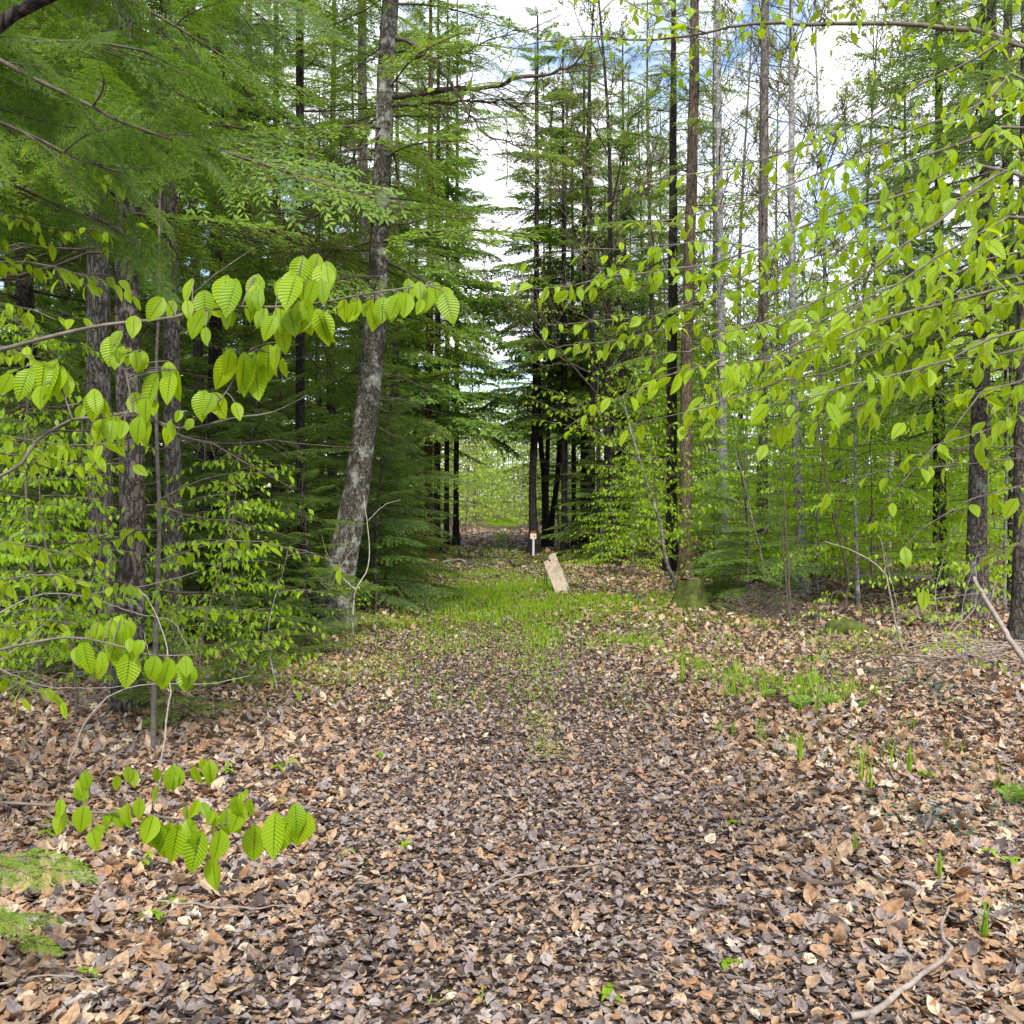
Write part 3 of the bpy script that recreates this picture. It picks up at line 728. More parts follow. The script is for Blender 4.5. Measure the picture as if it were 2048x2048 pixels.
# hemlock overhanging the top left corner: trunk out of frame, limbs of single needles
NB = [needle_branch(400 + i) for i in range(3)]
b0 = np.array([-2.75, 4.3, float(ground_z(-2.75, 4.3))])
t = thing('hemlock_tree', 'hemlock whose bright needled boughs overhang the top left corner', 'tree', b0)
tm = MB(); trunk_mesh(tm, trunk_line(9, (.1, .1), .04, 71, 18), .12, .05, 12); link('trunk', tm.mesh('trunk', [M['bark']]), t)
def bough(pl, r0, r1, specs, parent, base, leafmat='needle_near'):
    specs = int(specs * 1.6)
    mb = MB(); p = resample(pl, 16); mb.add(*tubes(p - base, np.linspace(r0, r1, 16), 6)[:2], mat=0)
    tg = nrm(np.gradient(p, axis=0)); r = np.random.default_rng(int(abs(p[0][2] * 1000)) + 5)
    for k in range(specs):
        u = .25 + .75 * (k + r.random() * .5) / specs; i = min(15, int(u * 15)); s = (-1) ** k
        yaw = math.atan2(tg[i][1], tg[i][0]) + s * r.uniform(.4, 1.0) * (0 if k == specs - 1 else 1)
        mb.merge(NB[r.integers(3)], rotm(yaw, r.uniform(-.9, .15), r.normal(0, .9), r.uniform(.28, .58)), p[i] - base)
    return link('bough', mb.mesh('bough', [M['twig'], M[leafmat]]), parent)
bough(PL([(-420, -120), (-120, 40), (0, 121), (90, 168), (174, 207), (225, 237), (344, 279)], 4.3, 3.9), .02, .005, 9, t, b0)
bough(PL([(-420, -200), (-150, -60), (0, 74), (120, 82), (215, 88), (330, 110)], 4.4, 4.4), .015, .004, 9, t, b0)
bough(PL([(-420, 130), (-100, 210), (60, 270), (160, 320), (260, 350)], 4.3, 4.2), .015, .004, 8, t, b0)
bough(PL([(-420, -350), (-100, -130), (150, -50), (330, 40), (470, 130)], 4.5, 4.7), .018, .004, 10, t, b0)
bough(PL([(-420, -420), (0, -230), (250, -140), (430, -30), (560, 60)], 4.6, 5.2), .018, .004, 10, t, b0)
bough(PL([(-420, 0), (-60, 130), (150, 210), (330, 250), (450, 300)], 4.6, 5.0), .016, .004, 10, t, b0)
bough(PL([(-420, 240), (-100, 330), (50, 380), (150, 430), (260, 455)], 4.6, 4.9), .014, .004, 7, t, b0)
bough(PL([(-420, -300), (-50, -110), (130, 30), (300, 160), (420, 210)], 4.9, 5.6), .016, .004, 9, t, b0)
# bare dark limb in the very corner
b1 = np.array([-2.05, 2.9, 0.])
t = thing('hardwood_tree', 'tree outside the frame whose thick dark limb cuts the top left corner', 'tree', b1)
tm = MB(); trunk_mesh(tm, trunk_line(6, (0, 0), .04, 72, 14), .09, .05, 10); link('trunk', tm.mesh('trunk', [M['bark_dark']]), t)
mb = MB(); mb.add(*tubes(resample(PL([(-400, 330), (-120, 150), (0, 48), (54, 14), (98, -6), (200, -60), (330, -170)], 2.9), 18) - b1, np.linspace(.026, .013, 18), 8)[:2]); link('limb', mb.mesh('limb', [M['bark_dark']]), t)
# lime hemlock sprig at the left edge near the camera
b2 = np.array([-2.0, 3.3, float(ground_z(-2., 3.3))])
t = thing('young_hemlock', 'lime green hemlock sprig poking in at the left edge above the dead leaves', 'sapling', b2)
mb = MB(); mb.add(*tubes(np.array([[0, 0, -.05], [.01, 0, .3], [0, .02, .7]]), np.array([.012, .009, .004]), 6)[:2]); link('trunk', mb.mesh('trunk', [M['twig']]), t)
for k, (pts, s) in enumerate((([(-190, 1700), (-60, 1705), (30, 1722), (85, 1735)], .34), ([(-190, 1790), (-80, 1810), (0, 1850), (30, 1880)], .3))):
    mb = MB(); p = resample(PL(pts, 3.25), 8); mb.add(*tubes(p - b2, np.linspace(.005, .002, 8), 5)[:2])
    for i in (3, 5, 7): mb.merge(NB[(k + i) % 3], rotm((-.3, .5, 0)[i // 2 - 1] - .05, -.12, .2, s * (1.2 - .1 * i)), p[i] - b2)
    link('branch', mb.mesh('branch', [M['twig'], M['needle_lime']]), t)

# ---- beech saplings on the left, large leaves close to the camera
def Z1(x, y): return (x * .3623, y * .3623)
def Z4(x, y): return (x * .3623, 680 + y * .3623)
def Z2(x, y): return (680 + x * .3623, y * .3623)
def Z7(x, y): return (x * .3623, 1348 + y * .3623)
H1 = [Z1(a, b) + (c * .3623,) for a, b, c in [(870,1620,135),(1030,1650,105),(1075,1740,110),(1110,1700,120),(1130,1600,150),(1190,1690,105),(1240,1680,115),(1280,1530,190),(1310,1540,165),(1380,1580,115),(1400,1660,105),(1440,1560,80),(1470,1550,145),
      (1590,1560,120),(1610,1490,190),(1650,1600,115),(1690,1490,140),(1720,1460,190),(1770,1450,175),(1820,1460,150),(1510,1730,130),(1550,1690,125),(1600,1700,135),(1640,1730,110),(1560,1800,155),(1700,1710,135),(1740,1700,180),(1790,1730,160),(740,1740,110)]]
H1 += [Z2(a, b) + (c * .3623,) for a, b, c in [(30,1650,110),(90,1650,90),(165,1660,135),(205,1660,135),(300,1610,150),(335,1620,130),(390,1560,135),(480,1580,115),(530,1590,125),(570,1600,155),(360,1600,130),(440,1620,90)]]
H2 = [Z4(a, b) + (c * .3623,) for a, b, c in [(230,110,180),(310,100,235),(370,180,150),(420,240,140),(480,260,160),(510,330,90),(130,200,110),(175,240,120),(200,120,130),(340,140,160),(640,-20,140),(680,30,120),(740,50,105),(800,80,105),(620,60,90),
      (880,180,200),(950,170,180),(1000,170,150),(790,310,135),(850,330,80),(640,430,135),(740,410,150),(790,430,130),(600,440,120),(950,450,115),(1015,420,70),(1120,270,150),(1180,290,150),(1230,330,105),(1150,280,120),(1340,60,210),(1300,90,170),(1430,120,195),(1500,30,170),(1550,90,120)]]
H3 = [Z4(a, b) + (c * .3623,) for a, b, c in [(640,1530,130),(680,1600,105),(740,1660,90),(705,1600,120),(660,1700,135),(720,1720,165),(470,1650,175),(430,1690,90),(515,1670,105),(840,1750,130),(945,1750,150),(1000,1750,110),(1060,1740,155),(600,1540,80),(770,1640,90),(690,1560,100)]]
H4 = [Z7(a, b) + (c * .3623,) for a, b, c in [(330,690,90),(440,580,115),(410,760,145),(495,860,115),(650,545,90),(690,560,90),(910,540,115),(990,510,90),(930,515,80),(1060,510,105),(1110,510,120),(1155,520,90),(580,770,70),(640,740,120),(700,720,125),(760,690,115),(820,780,160),(845,780,130),
      (945,800,150),(1005,800,190),(1060,720,95),(1110,710,85),(1160,770,85),(1180,820,105),(1265,720,130),(1320,730,140),(1290,770,110),(1120,860,205),(1180,900,150),(1085,860,90),(1500,790,215),(1605,780,200),(1685,780,165),(1310,670,60),(1355,640,45)]]
def hero_sapling(label, base, stem, sets):
    t = thing('beech_sapling', label, 'sapling', base)
    mb = MB(); mb.add(*tubes(resample(np.array(stem), 14), np.linspace(.016, .008, 14), 8)[:2]); link('trunk', mb.mesh('trunk', [M['twig_beech']]), t)
    r = np.random.default_rng(int(abs(base[0]) * 977))
    for lines, heroes, d in sets:
        w = MB(); lf = MB(); pts = []
        for pl, r0, r1 in lines:
            q = resample(pl, 40); pts.append(q); w.add(*tubes(q - base, np.linspace(r0, r1, 40), 6)[:2])
        pts = np.concatenate(pts); pos = []; dr = []; nm = []; LL = []
        TW = []
        ext = [(x + r.normal(0, 16), y + r.normal(2, 9), l * r.uniform(.75, 1.)) for x, y, l in heroes if r.random() < .75]
        for (x, y, l) in list(heroes) + ext:
            dd = d + r.normal(0, .06); p = P(x, y, dd); L = l / F * dd * r.uniform(1.1, 1.3)
            cst = np.linalg.norm((pts - p) * np.array([1, .5, 1]), axis=1) + .25 * np.maximum(0, pts[:, 0] - p[0])
            a = pts[np.argmin(cst)]; p = p.copy(); p[1] = .5 * p[1] + .5 * a[1]
            q = np.linspace(0, 1, 5)[:, None]; TW.append(a + (p - a) * q + np.array([0, 0, .25 * np.linalg.norm(p - a)]) * (q - q * q) - base)
            lean = r.normal(0, .22)
            pos.append(p - base); dr.append([lean, -.18 + r.normal(0, .12), -1.]); nm.append([r.normal(.1, .55), -1., .35 + r.normal(0, .2)]); LL.append(L)
        w.add(*tubes(np.array(TW), np.broadcast_to(np.linspace(.0015, .0009, 5), (len(TW), 5)), 4)[:2])
        LL = np.array(LL); k = len(LL)
        V, f, A = leaves(np.array(pos), np.array(dr), np.array(nm), LL, LL * r.uniform(.54, .68, k), LEAF_HI, curl=r.uniform(.02, .3, k), fold=r.uniform(.1, .5, k), wave=.012)
        lf.add(V, f, 0, A)
        b = link('branch', w.mesh('branch', [M['twig_beech']]), t); link('foliage', lf.mesh('foliage', [M['beech']]), b)
    return t
bs = np.array([-1.35, 2.0, 0.])
def rel(pl): return [tuple(np.array(p) - bs) for p in pl]
hero_sapling('nearest beech sapling at left, its big pleated lime leaves hanging in front of the trunks', bs, [(0, 0, -.05), (.03, .02, .7), (-.02, .03, 1.5), (.02, 0, 2.3)], [
    ([(np.vstack([[bs + (0, 0, 1.75)], PL([(-120, 730), (0, 700), (127, 667), (217, 649), (326, 638), (399, 623), (471, 614), (543, 614), (616, 609), (700, 594), (760, 583), (850, 572)], 1.9, 1.9)]), .006, .0014)], H1, 1.9),
    ([(np.vstack([[bs + (0, 0, 1.6)], PL([(-150, 1010), (29, 937), (72, 883), (145, 839), (203, 836), (268, 825), (362, 857), (471, 835), (543, 825), (616, 790)], 1.95, 2.0)]), .005, .0013),
      (PL([(145, 839), (120, 770), (90, 730)], 1.95), .002, .001), (PL([(362, 857), (440, 800), (500, 700)], 1.97), .002, .001), (PL([(268, 825), (250, 740), (230, 690)], 1.95), .002, .001)], H2, 1.95),
    ([(np.vstack([[bs + (0, 0, 1.3)], PL([(-150, 1330), (40, 1290), (140, 1275), (230, 1290), (300, 1310), (390, 1310)], 2.0, 2.05)]), .005, .0013)], H3, 2.05)])
bs = np.array([-1.65, 2.35, 0.])
hero_sapling('low beech sapling at lower left, a flat spray of big leaves over the leaf litter', bs, [(0, 0, -.05), (.03, .02, .4), (0, .03, .9), (.02, 0, 1.35)], [
    ([(np.vstack([[bs + (0, 0, .85)], PL([(-140, 1600), (0, 1605), (72, 1609), (138, 1614), (200, 1627), (232, 1624), (304, 1631), (384, 1643), (453, 1649), (540, 1636), (610, 1625)], 2.3, 2.3)]), .005, .0014),
      (PL([(138, 1614), (200, 1585), (260, 1560), (330, 1550), (420, 1535)], 2.3, 2.4), .002, .001)], H4, 2.3)])

# ---- mid-distance beech saplings on the left
def limb_sapling(label, base, stem, limbs, r0=.02, leafL=.075, tpl=LEAF_MID, seed=1, bark='twig_beech', leafmat='beech', name='beech_sapling', cat='sapling', k=9, taper=.3):
    r = np.random.default_rng(seed); t = thing(name, label, cat, base)
    mb = MB(); st = resample(np.array(stem), 18); mb.add(*tubes(st, np.linspace(r0, r0 * taper, 18), k)[:2]); link('trunk', mb.mesh('trunk', [M[bark]]), t)
    for pl, ra, rb, kw in limbs:
        w = MB(); lf = MB(); kw = dict(kw); Lf = kw.pop('leafL', leafL)
        beech_branch(w, lf, np.asarray(pl) - base, ra * .75, rb, Lf, tpl=tpl, r=r, **kw)
        b = link('branch', w.mesh('branch', [M['twig_beech']]), t)
        if lf.n: link('foliage', lf.mesh('foliage', [M[leafmat]]), b)
    return t
b = np.array([-2.75, 4.5, 0.])
off = dict(side=.36, spacing=.065, dens=.042)
limb_sapling('beech sapling with tiers of mid-size leaves along the left picture edge', b, [(0, 0, -.05), (.05, 0, 1.2), (0, .05, 2.4), (.05, 0, 3.6)], [
    (PL([(-240, 560), (-80, 530), (60, 525), (150, 545), (215, 570)], 4.5, 4.3), .009, .002, off),
    (PL([(-240, 480), (-60, 430), (60, 440), (130, 460), (240, 450)], 4.5, 4.8), .008, .002, off),
    (PL([(-240, 640), (-60, 600), (40, 610), (110, 640)], 4.5, 4.2), .008, .002, off),
    (PL([(-240, 720), (-60, 690), (20, 700), (60, 720)], 4.5, 4.1), .008, .002, off),
    (PL([(-240, 860), (-60, 860), (60, 880), (140, 890), (250, 880)], 4.5, 4.4), .008, .002, off),
    (PL([(-240, 910), (-40, 900), (60, 915), (150, 925), (220, 930)], 4.5, 4.8), .008, .002, off),
    (PL([(-240, 1090), (-40, 1080), (50, 1090), (140, 1110)], 4.5, 4.6), .008, .002, off),
    (PL([(-240, 1150), (-20, 1160), (90, 1150), (170, 1170)], 4.5, 4.3), .008, .002, off),
    (PL([(-240, 1340), (-40, 1350), (40, 1365), (100, 1390)], 4.5, 4.3), .008, .002, off),
    (PL([(-240, 1250), (-40, 1260), (80, 1240), (160, 1250)], 4.5, 4.9), .007, .002, off),
    (PL([(-240, 330), (-60, 280), (60, 300), (180, 330)], 4.5, 4.4), .008, .002, off)], .022, .08, seed=81)
p0 = P(310, 1522, 6.2); b = np.array([p0[0], 6.2, float(ground_z(p0[0], 6.2))])
stem = resample(PL([(306, 1535), (308, 1380), (312, 1260), (319, 1042), (315, 934), (312, 790), (314, 680), (319, 580), (319, 417), (330, 250)], 6.2), 18) - b
o2 = dict(side=.3, spacing=.10, dens=.055)
limb_sapling('thin straight sapling stem right in front of the nearest brown trunk', b, stem, [
    (PL([(315, 1100), (270, 1135), (330, 1118), (380, 1100), (465, 1080), (560, 1090), (655, 1120)], 6.2, 6.0), .008, .002, dict(side=.3, spacing=.10, dens=.05, start=.35)),
    (PL([(318, 1000), (400, 960), (470, 945), (545, 945)], 6.2, 6.6), .006, .002, o2),
    (PL([(316, 1200), (260, 1170), (160, 1140), (60, 1150)], 6.2, 5.8), .006, .002, o2),
    (PL([(312, 1230), (380, 1215), (440, 1225)], 6.2, 6.0), .005, .002, o2),
    (PL([(314, 900), (250, 880), (190, 900)], 6.2, 6.0), .005, .002, o2),
    (PL([(316, 1060), (240, 1060), (150, 1090)], 6.2, 6.5), .005, .002, o2),
    (PL([(315, 640), (420, 560), (500, 500)], 6.2, 6.6), .005, .002, dict(side=.2, spacing=.2, keep=.15))], .017, .085, seed=82)
# pale leafless saplings
def bare_plant(name, label, cat, pls, mat, group=None, base=None):
    base = np.asarray(pls[0][0][0]) if base is None else base
    base = np.array([base[0], base[1], float(ground_z(base[0], base[1]))])
    t = thing(name, label, cat, base, group=group)
    for i, (pl, r0, r1) in enumerate(pls):
        mb = MB(); p = resample(pl, 22) - base; p = p + np.random.default_rng(i + 3).normal(0, .003, p.shape)
        mb.add(*tubes(p, np.linspace(r0, r1, 22), 6)[:2]); link('stem' if i == 0 else 'branch', mb.mesh('stem', [M[mat]]), t)
    return t
g = P(-70, 1420, 6.4)
bare_plant('bare_sapling', 'leafless pale sapling forking across the nearest brown trunk at knee height', 'sapling', [
    (np.vstack([[(g[0], 6.4, -.05)], PL([(-60, 1260), (0, 1228), (83, 1187), (174, 1193), (206, 1182), (275, 1175), (348, 1158), (400, 1140)], 6.4, 6.1)]), .009, .002),
    (PL([(174, 1193), (253, 1220), (311, 1234), (344, 1241), (365, 1275), (384, 1308)], 6.3, 6.0), .005, .0015),
    (PL([(206, 1182), (217, 1120), (222, 1100)], 6.2), .003, .0015), (PL([(0, 1318), (60, 1275), (130, 1205), (174, 1140)], 6.2, 6.4), .005, .0015)], 'twig_pale')
bare_plant('bare_sapling', 'thin grey leafless stem leaning at the foot of the nearest brown trunk', 'sapling',
    [(np.vstack([[P(308, 1625, 5.15)], PL([(320, 1540), (333, 1440), (342, 1370), (330, 1280), (300, 1200), (280, 1180)], 5.15)]), .006, .002), (PL([(340, 1385), (300, 1310), (285, 1260)], 5.15), .003, .001)], 'twig_pale')
bare_plant('bare_sapling', 'arching pale dead stem bent low over the leaf litter at left', 'sapling',
    [(PL([(130, 1560), (150, 1490), (180, 1430), (225, 1390), (300, 1368), (420, 1368), (500, 1350)], 5.8, 6.2), .006, .002), (PL([(0, 1338), (80, 1370), (170, 1376), (260, 1372)], 6., 6.), .004, .002)], 'twig_pale')
bare_plant('bare_sapling', 'short pale dead stem arching up the trunk of the leaning lichen-spotted tree', 'sapling',
    [(PL([(706, 1320), (706, 1220), (712, 1180), (738, 1130), (736, 1060), (728, 990)], 11.5, 11.9), .011, .004), (PL([(712, 1180), (680, 1150), (655, 1110), (640, 1060)], 11.5), .008, .003), (PL([(700, 1200), (660, 1190), (690, 1120), (720, 1085)], 11.6), .007, .003), (PL([(737, 1040), (770, 1010), (800, 1000)], 11.6), .005, .002)], 'twig_pale')
for px, d, k, s, lb in ((700, 10.8, 'e', .55, 'tiny beech seedling with a few lime leaves at the foot of the leaning tree'), (480, 9.5, 'd', 1., 'beech sapling with small tiers left of the leaning lichen-spotted tree'),
                        (550, 8.4, 'e', .9, 'knee-high beech seedling in front of the thin dark pole trunk'), (400, 8., 'd', .8, 'slender beech sapling between the near sapling stem and the slim dark trunk'),
                        (150, 7.2, 'd', .9, 'beech sapling under the tiers of leaves at the left edge'), (60, 8.2, 'b', .8, 'taller beech sapling at the far left behind the tiers of leaves'), (240, 9., 'd', 1.1, 'beech sapling tucked between the two foremost left trunks')):
    beech(k, px, d, lb, s)

# ================================================================== RIGHT OF THE TRAIL
# the dark grove at the far right trail edge
GR = [  # trace, d, material, label
 ([(1069, 1107, 23), (1067, 1075, 18), (1065, 1000, 15), (1067, 900, 15), (1070, 860, 14), (1072, 700, 13)], 30., 'foremost dark trunk of the grove at the right trail edge, behind the little sign post'),
 ([(1090, 1072, 12), (1089, 1030, 11), (1088, 950, 11), (1080, 870, 10), (1076, 700, 9)], 33., 'dark trunk leaning left, second in the grove behind the sign post'),
 ([(1093, 1075, 11), (1093, 980, 10), (1096, 870, 9), (1098, 760, 9)], 35., 'thin dark trunk rising close beside the left-leaning one in the grove'),
 ([(1098, 1078, 13), (1104, 1030, 12), (1114, 970, 11), (1120, 880, 11), (1124, 790, 10)], 33.5, 'dark trunk leaning right in the middle of the grove'),
 ([(1130, 1106, 16), (1129, 1040, 13), (1129, 900, 12), (1128, 780, 12)], 29.5, 'straight dark trunk right of the right-leaning one in the grove'),
 ([(1148, 1082, 11), (1148, 1000, 10), (1147, 880, 9), (1146, 760, 9)], 34., 'thin straight dark trunk between two thicker ones at the right of the grove'),
 ([(1169, 1092, 20), (1169, 1000, 16), (1168, 900, 15), (1168, 760, 14)], 31., 'thick dark trunk in the right part of the grove'),
 ([(1185, 1090, 18), (1184, 1000, 15), (1183, 900, 14), (1182, 760, 13)], 32., 'thick dark trunk at the right end of the grove')]
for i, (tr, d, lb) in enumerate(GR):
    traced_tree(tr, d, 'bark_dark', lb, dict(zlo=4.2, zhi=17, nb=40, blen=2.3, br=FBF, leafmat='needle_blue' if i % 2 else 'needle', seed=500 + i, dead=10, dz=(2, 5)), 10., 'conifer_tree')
for px, d, s in ((1212, 36, .9), (1243, 38, 1.), (1225, 44, 1.), (1290, 36, .9), (1262, 48, 1.), (1320, 42, 1.), (1195, 58, 1.)):
    fir('pole', px, d, 'dark conifer trunk in the shade behind the grove on the right of the trail', s, 'dark trunks behind the grove')
TR = [
 ([(1342, 1150, 26), (1344, 1000, 21), (1344, 800, 20), (1346, 500, 18)], 22., 'bark_dark', 'dark trunk just left of the warm brown trunk behind the leaning white sapling', dict(zlo=4.5, zhi=17, nb=40, blen=2.2, br=FBS, leafmat='needle', seed=91, dead=8, dz=(2, 6))),
 ([(1372, 1145, 30), (1372, 1050, 25), (1372, 880, 24), (1374, 700, 23), (1382, 400, 22), (1388, 150, 20)], 21., 'bark_brown', 'warm brown trunk rising behind the leaning white beech sapling', dict(zlo=6.5, zhi=17, nb=30, blen=1.7, br=FBS, leafmat='needle', seed=92, dead=16, dz=(4, 9))),
 ([(1452, 1150, 22), (1446, 900, 17), (1441, 600, 15), (1438, 300, 13), (1436, 100, 12)], 20., 'bark_pale', 'slender pale grey pole right of the warm brown trunk', None),
 ([(1524, 1160, 26), (1525, 900, 21), (1526, 560, 19), (1528, 250, 18), (1530, 40, 16)], 19., 'bark_grey', 'straight grey trunk in the right wood above the brush pile', None),
 ([(1604, 1192, 26), (1602, 1100, 21), (1596, 950, 19), (1590, 780, 17), (1584, 500, 14), (1583, 300, 12)], 17., 'bark_pale', 'pale grey slightly leaning trunk right of the brush pile', None),
 ([(1950, 1240, 52), (1952, 1190, 40), (1954, 1050, 36), (1958, 900, 34), (1966, 600, 32), (1974, 300, 30), (1978, 0, 28)], 13.2, 'bark', 'mossy dark conifer trunk near the right edge, behind the pale dead stick', dict(zlo=3.2, zhi=14, nb=62, blen=2.4, br=FB, leafmat='needle_blue', seed=93, dead=10, dz=(1.5, 4))),
 ([(2052, 1305, 58), (2050, 1240, 46), (2048, 1150, 42), (2050, 900, 40), (2056, 500, 38)], 10.7, 'bark', 'trunk cut by the right picture edge', dict(zlo=5., zhi=12, nb=26, blen=1.8, br=FB, leafmat='needle_blue', seed=94, dead=6, dz=(2, 5)))]
for tr, d, m, lb, cr in TR:
    if cr is None:
        mb, base, line = traced_trunk(tr, d, m, 6.)
        t = thing('hardwood_tree', lb, 'tree', base); link('trunk', mb.mesh('trunk', [M[m]]), t)
        r = np.random.default_rng(int(tr[0][0])); cm = MB(); tw = []; tw2 = []; lp = []
        for i in range(46):
            z = r.uniform(3.2, line[-1, 2]); b = np.array([np.interp(z, line[:, 2], line[:, k]) for k in range(3)])
            a = r.random() * 6.28; l = r.uniform(.6, 2.) * (1.2 - .5 * z / line[-1, 2]); dd = np.array([math.cos(a), math.sin(a), r.uniform(.3, 1.3)])
            q = np.linspace(0, 1, 5)[:, None]; pl = b + dd * l * q + r.normal(0, .12, 3) * q ** 2 * l; tw.append(pl)
            for _ in range(7):
                j = r.integers(1, 5); d2 = nrm(dd + r.normal(0, .7, 3)); l2 = l * r.uniform(.2, .5); p2 = pl[j] + d2 * l2 * q + r.normal(0, .08, 3) * q ** 2; tw2.append(p2)
                if r.random() < .5: lp += [p2[3], p2[4]]
        cm.add(*tubes(np.array(tw), np.broadcast_to(np.linspace(.011, .003, 5), (len(tw), 5)), 4)[:2]); cm.add(*tubes(np.array(tw2), np.broadcast_to(np.linspace(.004, .002, 5), (len(tw2), 5)), 3)[:2])
        n = len(lp); V, f, A = leaves(np.array(lp), r.normal(0, 1, (n, 3)), r.normal(0, 1, (n, 3)), .05, .03, DIAMOND); cm.add(V, f, 1, A)
        link('crown', cm.mesh('crown', [M['twig'], M['bud']]), t)
    else: traced_tree(tr, d, m, lb, cr, 8.)
for px, d, k, s, lb in ((1168, 27, 'a', 1., 'thin crooked hardwood with bare forked limbs against the white sky'), (1237, 24, 'a', .95, 'bare hardwood right of the crooked forked one, twigs against the sky'),
                        (1405, 26, 'b', 1., 'grey hardwood with bare twigs behind the slender pale pole'), (1300, 30, 'd', 1., 'tall bare hardwood left of the warm brown trunk'),
                        (1480, 28, 'b', 1.05, 'bare grey hardwood left of the straight grey trunk'), (1640, 22, 'c', 1.2, 'thin bare hardwood right of the pale leaning trunk, sky behind it'),
                        (1720, 26, 'b', 1., 'bare hardwood in the bright sky gap at upper right'), (1790, 24, 'c', 1.1, 'thin hardwood left of the mossy dark conifer'), (1560, 34, 'd', .9, 'distant bare hardwood behind the straight grey trunk')):
    hardwood(k, px, d, lb, s)
for px, d, k, s, lb in ((1240, 31, 'far_b', .95, 'dark green conifer above the grove, its top against the white sky'), (1340, 38, 'far_a', .85, 'dark conifer behind the warm brown trunk'), (1090, 66, 'far_a', 1.1, 'conical conifer at the far end of the trail, right of the sky gap'),
                        (1880, 17, 'tall_c', .8, 'dark blue-green conifer left of the mossy dark trunk'), (2030, 16, 'tall_a', 1., 'dark conifer behind the trunk at the right edge'), (1820, 30, 'far_b', .9, 'low dark conifer behind the beech foliage at upper right'),
                        (1425, 16.5, 'young_b', .6, 'young hemlock right of the mossy stump'), (1200, 26, 'young_a', .8, 'small hemlock with level sprays in front of the thick dark trunks'), (1500, 15, 'young_b', .8, 'young hemlock above the brush pile'), (1115, 40, 'young_a', 1., 'young hemlock low between the trunks of the grove')):
    fir(k, px, d, lb, s)
for px, d in ((1400, 48), (1480, 44), (1560, 50), (1650, 46), (1750, 48), (1850, 44), (1950, 40), (2030, 46), (1330, 56), (1240, 64), (1600, 64), (1800, 66), (1460, 70)):
    fir('far_a' if (px // 10) % 2 else 'far_b', px, d, 'dark conifer deep in the wood right of the trail, behind the beech thicket', float(r5.uniform(.6, .85)), 'conifers deep in the right wood')
# the far end: a tunnel of bright spring leaves
for px, d, k, s in ((935, 62, 'far_a', .9), (905, 50, 'far_b', .8), (950, 75, 'far_a', 1.1), (985, 88, 'far_a', 1.2), (1030, 84, 'far_a', 1.1), (1060, 66, 'far_b', 1.), (1045, 56, 'far_b', .8), (1010, 98, 'far_a', 1.3), (970, 100, 'far_a', 1.2), (930, 90, 'far_a', 1.2), (1075, 80, 'far_a', 1.2), (880, 70, 'far_a', 1.), (1110, 60, 'far_b', 1.1), (1140, 52, 'far_b', 1.), (1100, 90, 'far_a', 1.3)):
    beech(k, px, d, 'pale yellow-green broadleaf tree closing the far end of the trail', s, 'bright trees at the end of the trail', name='broadleaf_tree', cat='tree')
# the white leaning beech sapling by the clearing
p0 = P(1357, 1195, 16.5); b = np.array([p0[0], 16.5, float(ground_z(p0[0], 16.5))])
stem = resample(PL([(1358, 1197), (1346, 1155), (1332, 1122), (1321, 1050), (1300, 985), (1281, 926), (1262, 865), (1245, 790)], 16.5, 15.5), 18) - b
cs = dict(side=.6, spacing=.12, dens=.07)
lim = [(PL([(1314, 1006), (1305, 920), (1289, 861), (1275, 760)], 16.2, 15.6), .018, .006, cs)]
rr = np.random.default_rng(33)
for y0, x1, y1 in ((1000, 1215, 975), (960, 1170, 930), (930, 1050, 790), (900, 1080, 840), (880, 1120, 790), (860, 1070, 770), (840, 1180, 720), (1040, 1230, 1030), (1060, 1440, 1000), (1010, 1420, 960), (960, 1400, 890), (920, 1390, 820), (870, 1350, 760), (820, 1180, 680), (800, 1300, 690), (1090, 1250, 1080), (1100, 1430, 1070), (990, 1240, 960), (900, 1260, 850), (850, 1230, 800)):
    x0 = np.interp(y0, [790, 865, 926, 985, 1050, 1122], [1245, 1262, 1281, 1300, 1321, 1332]); d0 = 16 + rr.normal(0, .1); d1 = d0 + rr.uniform(-1.6, .8)
    lim.append((PL([(x0, y0), (.55 * x0 + .45 * x1, .55 * y0 + .45 * y1 - 12), (x1, y1)], d0, d1), .008, .003, cs))
limb_sapling('leaning white-stemmed beech sapling with bright layered tiers at the right of the clearing', b, stem, lim, .035, .10, LEAF_LOW, 83, 'bark_pale')
# thicket saplings
BR = [(1205, 21, 'd', .9, 'low beech sapling in the shade under the thick dark trunks of the grove'), (1275, 20.5, 'b', .8, 'bushy beech sapling left of the leaning white-stemmed one'), (1415, 22.5, 'c', .9, 'beech sapling behind the slender pale pole'), (1480, 16.5, 'b', 1., 'beech sapling behind the brush pile'),
      (1565, 18.5, 'a', .8, 'beech sapling close behind the left side of the pale leaning trunk'), (1640, 17, 'a', 1., 'beech sapling right of the pale leaning trunk'), (1720, 15, 'c', .85, 'beech sapling left of the mossy dark conifer trunk, leaves in tiers'), (1800, 18, 'a', 1., 'beech sapling behind the fallen grey log'),
      (1860, 15.5, 'b', 1., 'beech sapling just left of the mossy dark conifer trunk'), (2010, 15, 'a', 1., 'beech sapling between the mossy dark trunk and the right picture edge'), (1545, 21.5, 'c', 1., 'tall beech sapling behind the straight grey trunk'), (1440, 22, 'c', 1., 'tall beech sapling behind the mossy stump'),
      (1340, 25, 'c', .9, 'beech sapling behind the foot of the warm brown trunk'), (1600, 24, 'c', 1.1, 'tall beech sapling far behind the brush pile'), (1700, 22, 'c', 1., 'tall beech sapling behind the arching bare stem'), (1780, 27, 'c', 1.1, 'tall beech sapling deep in the right thicket under the sky gap'), (1900, 24, 'c', 1., 'tall beech sapling behind the mossy dark conifer')]
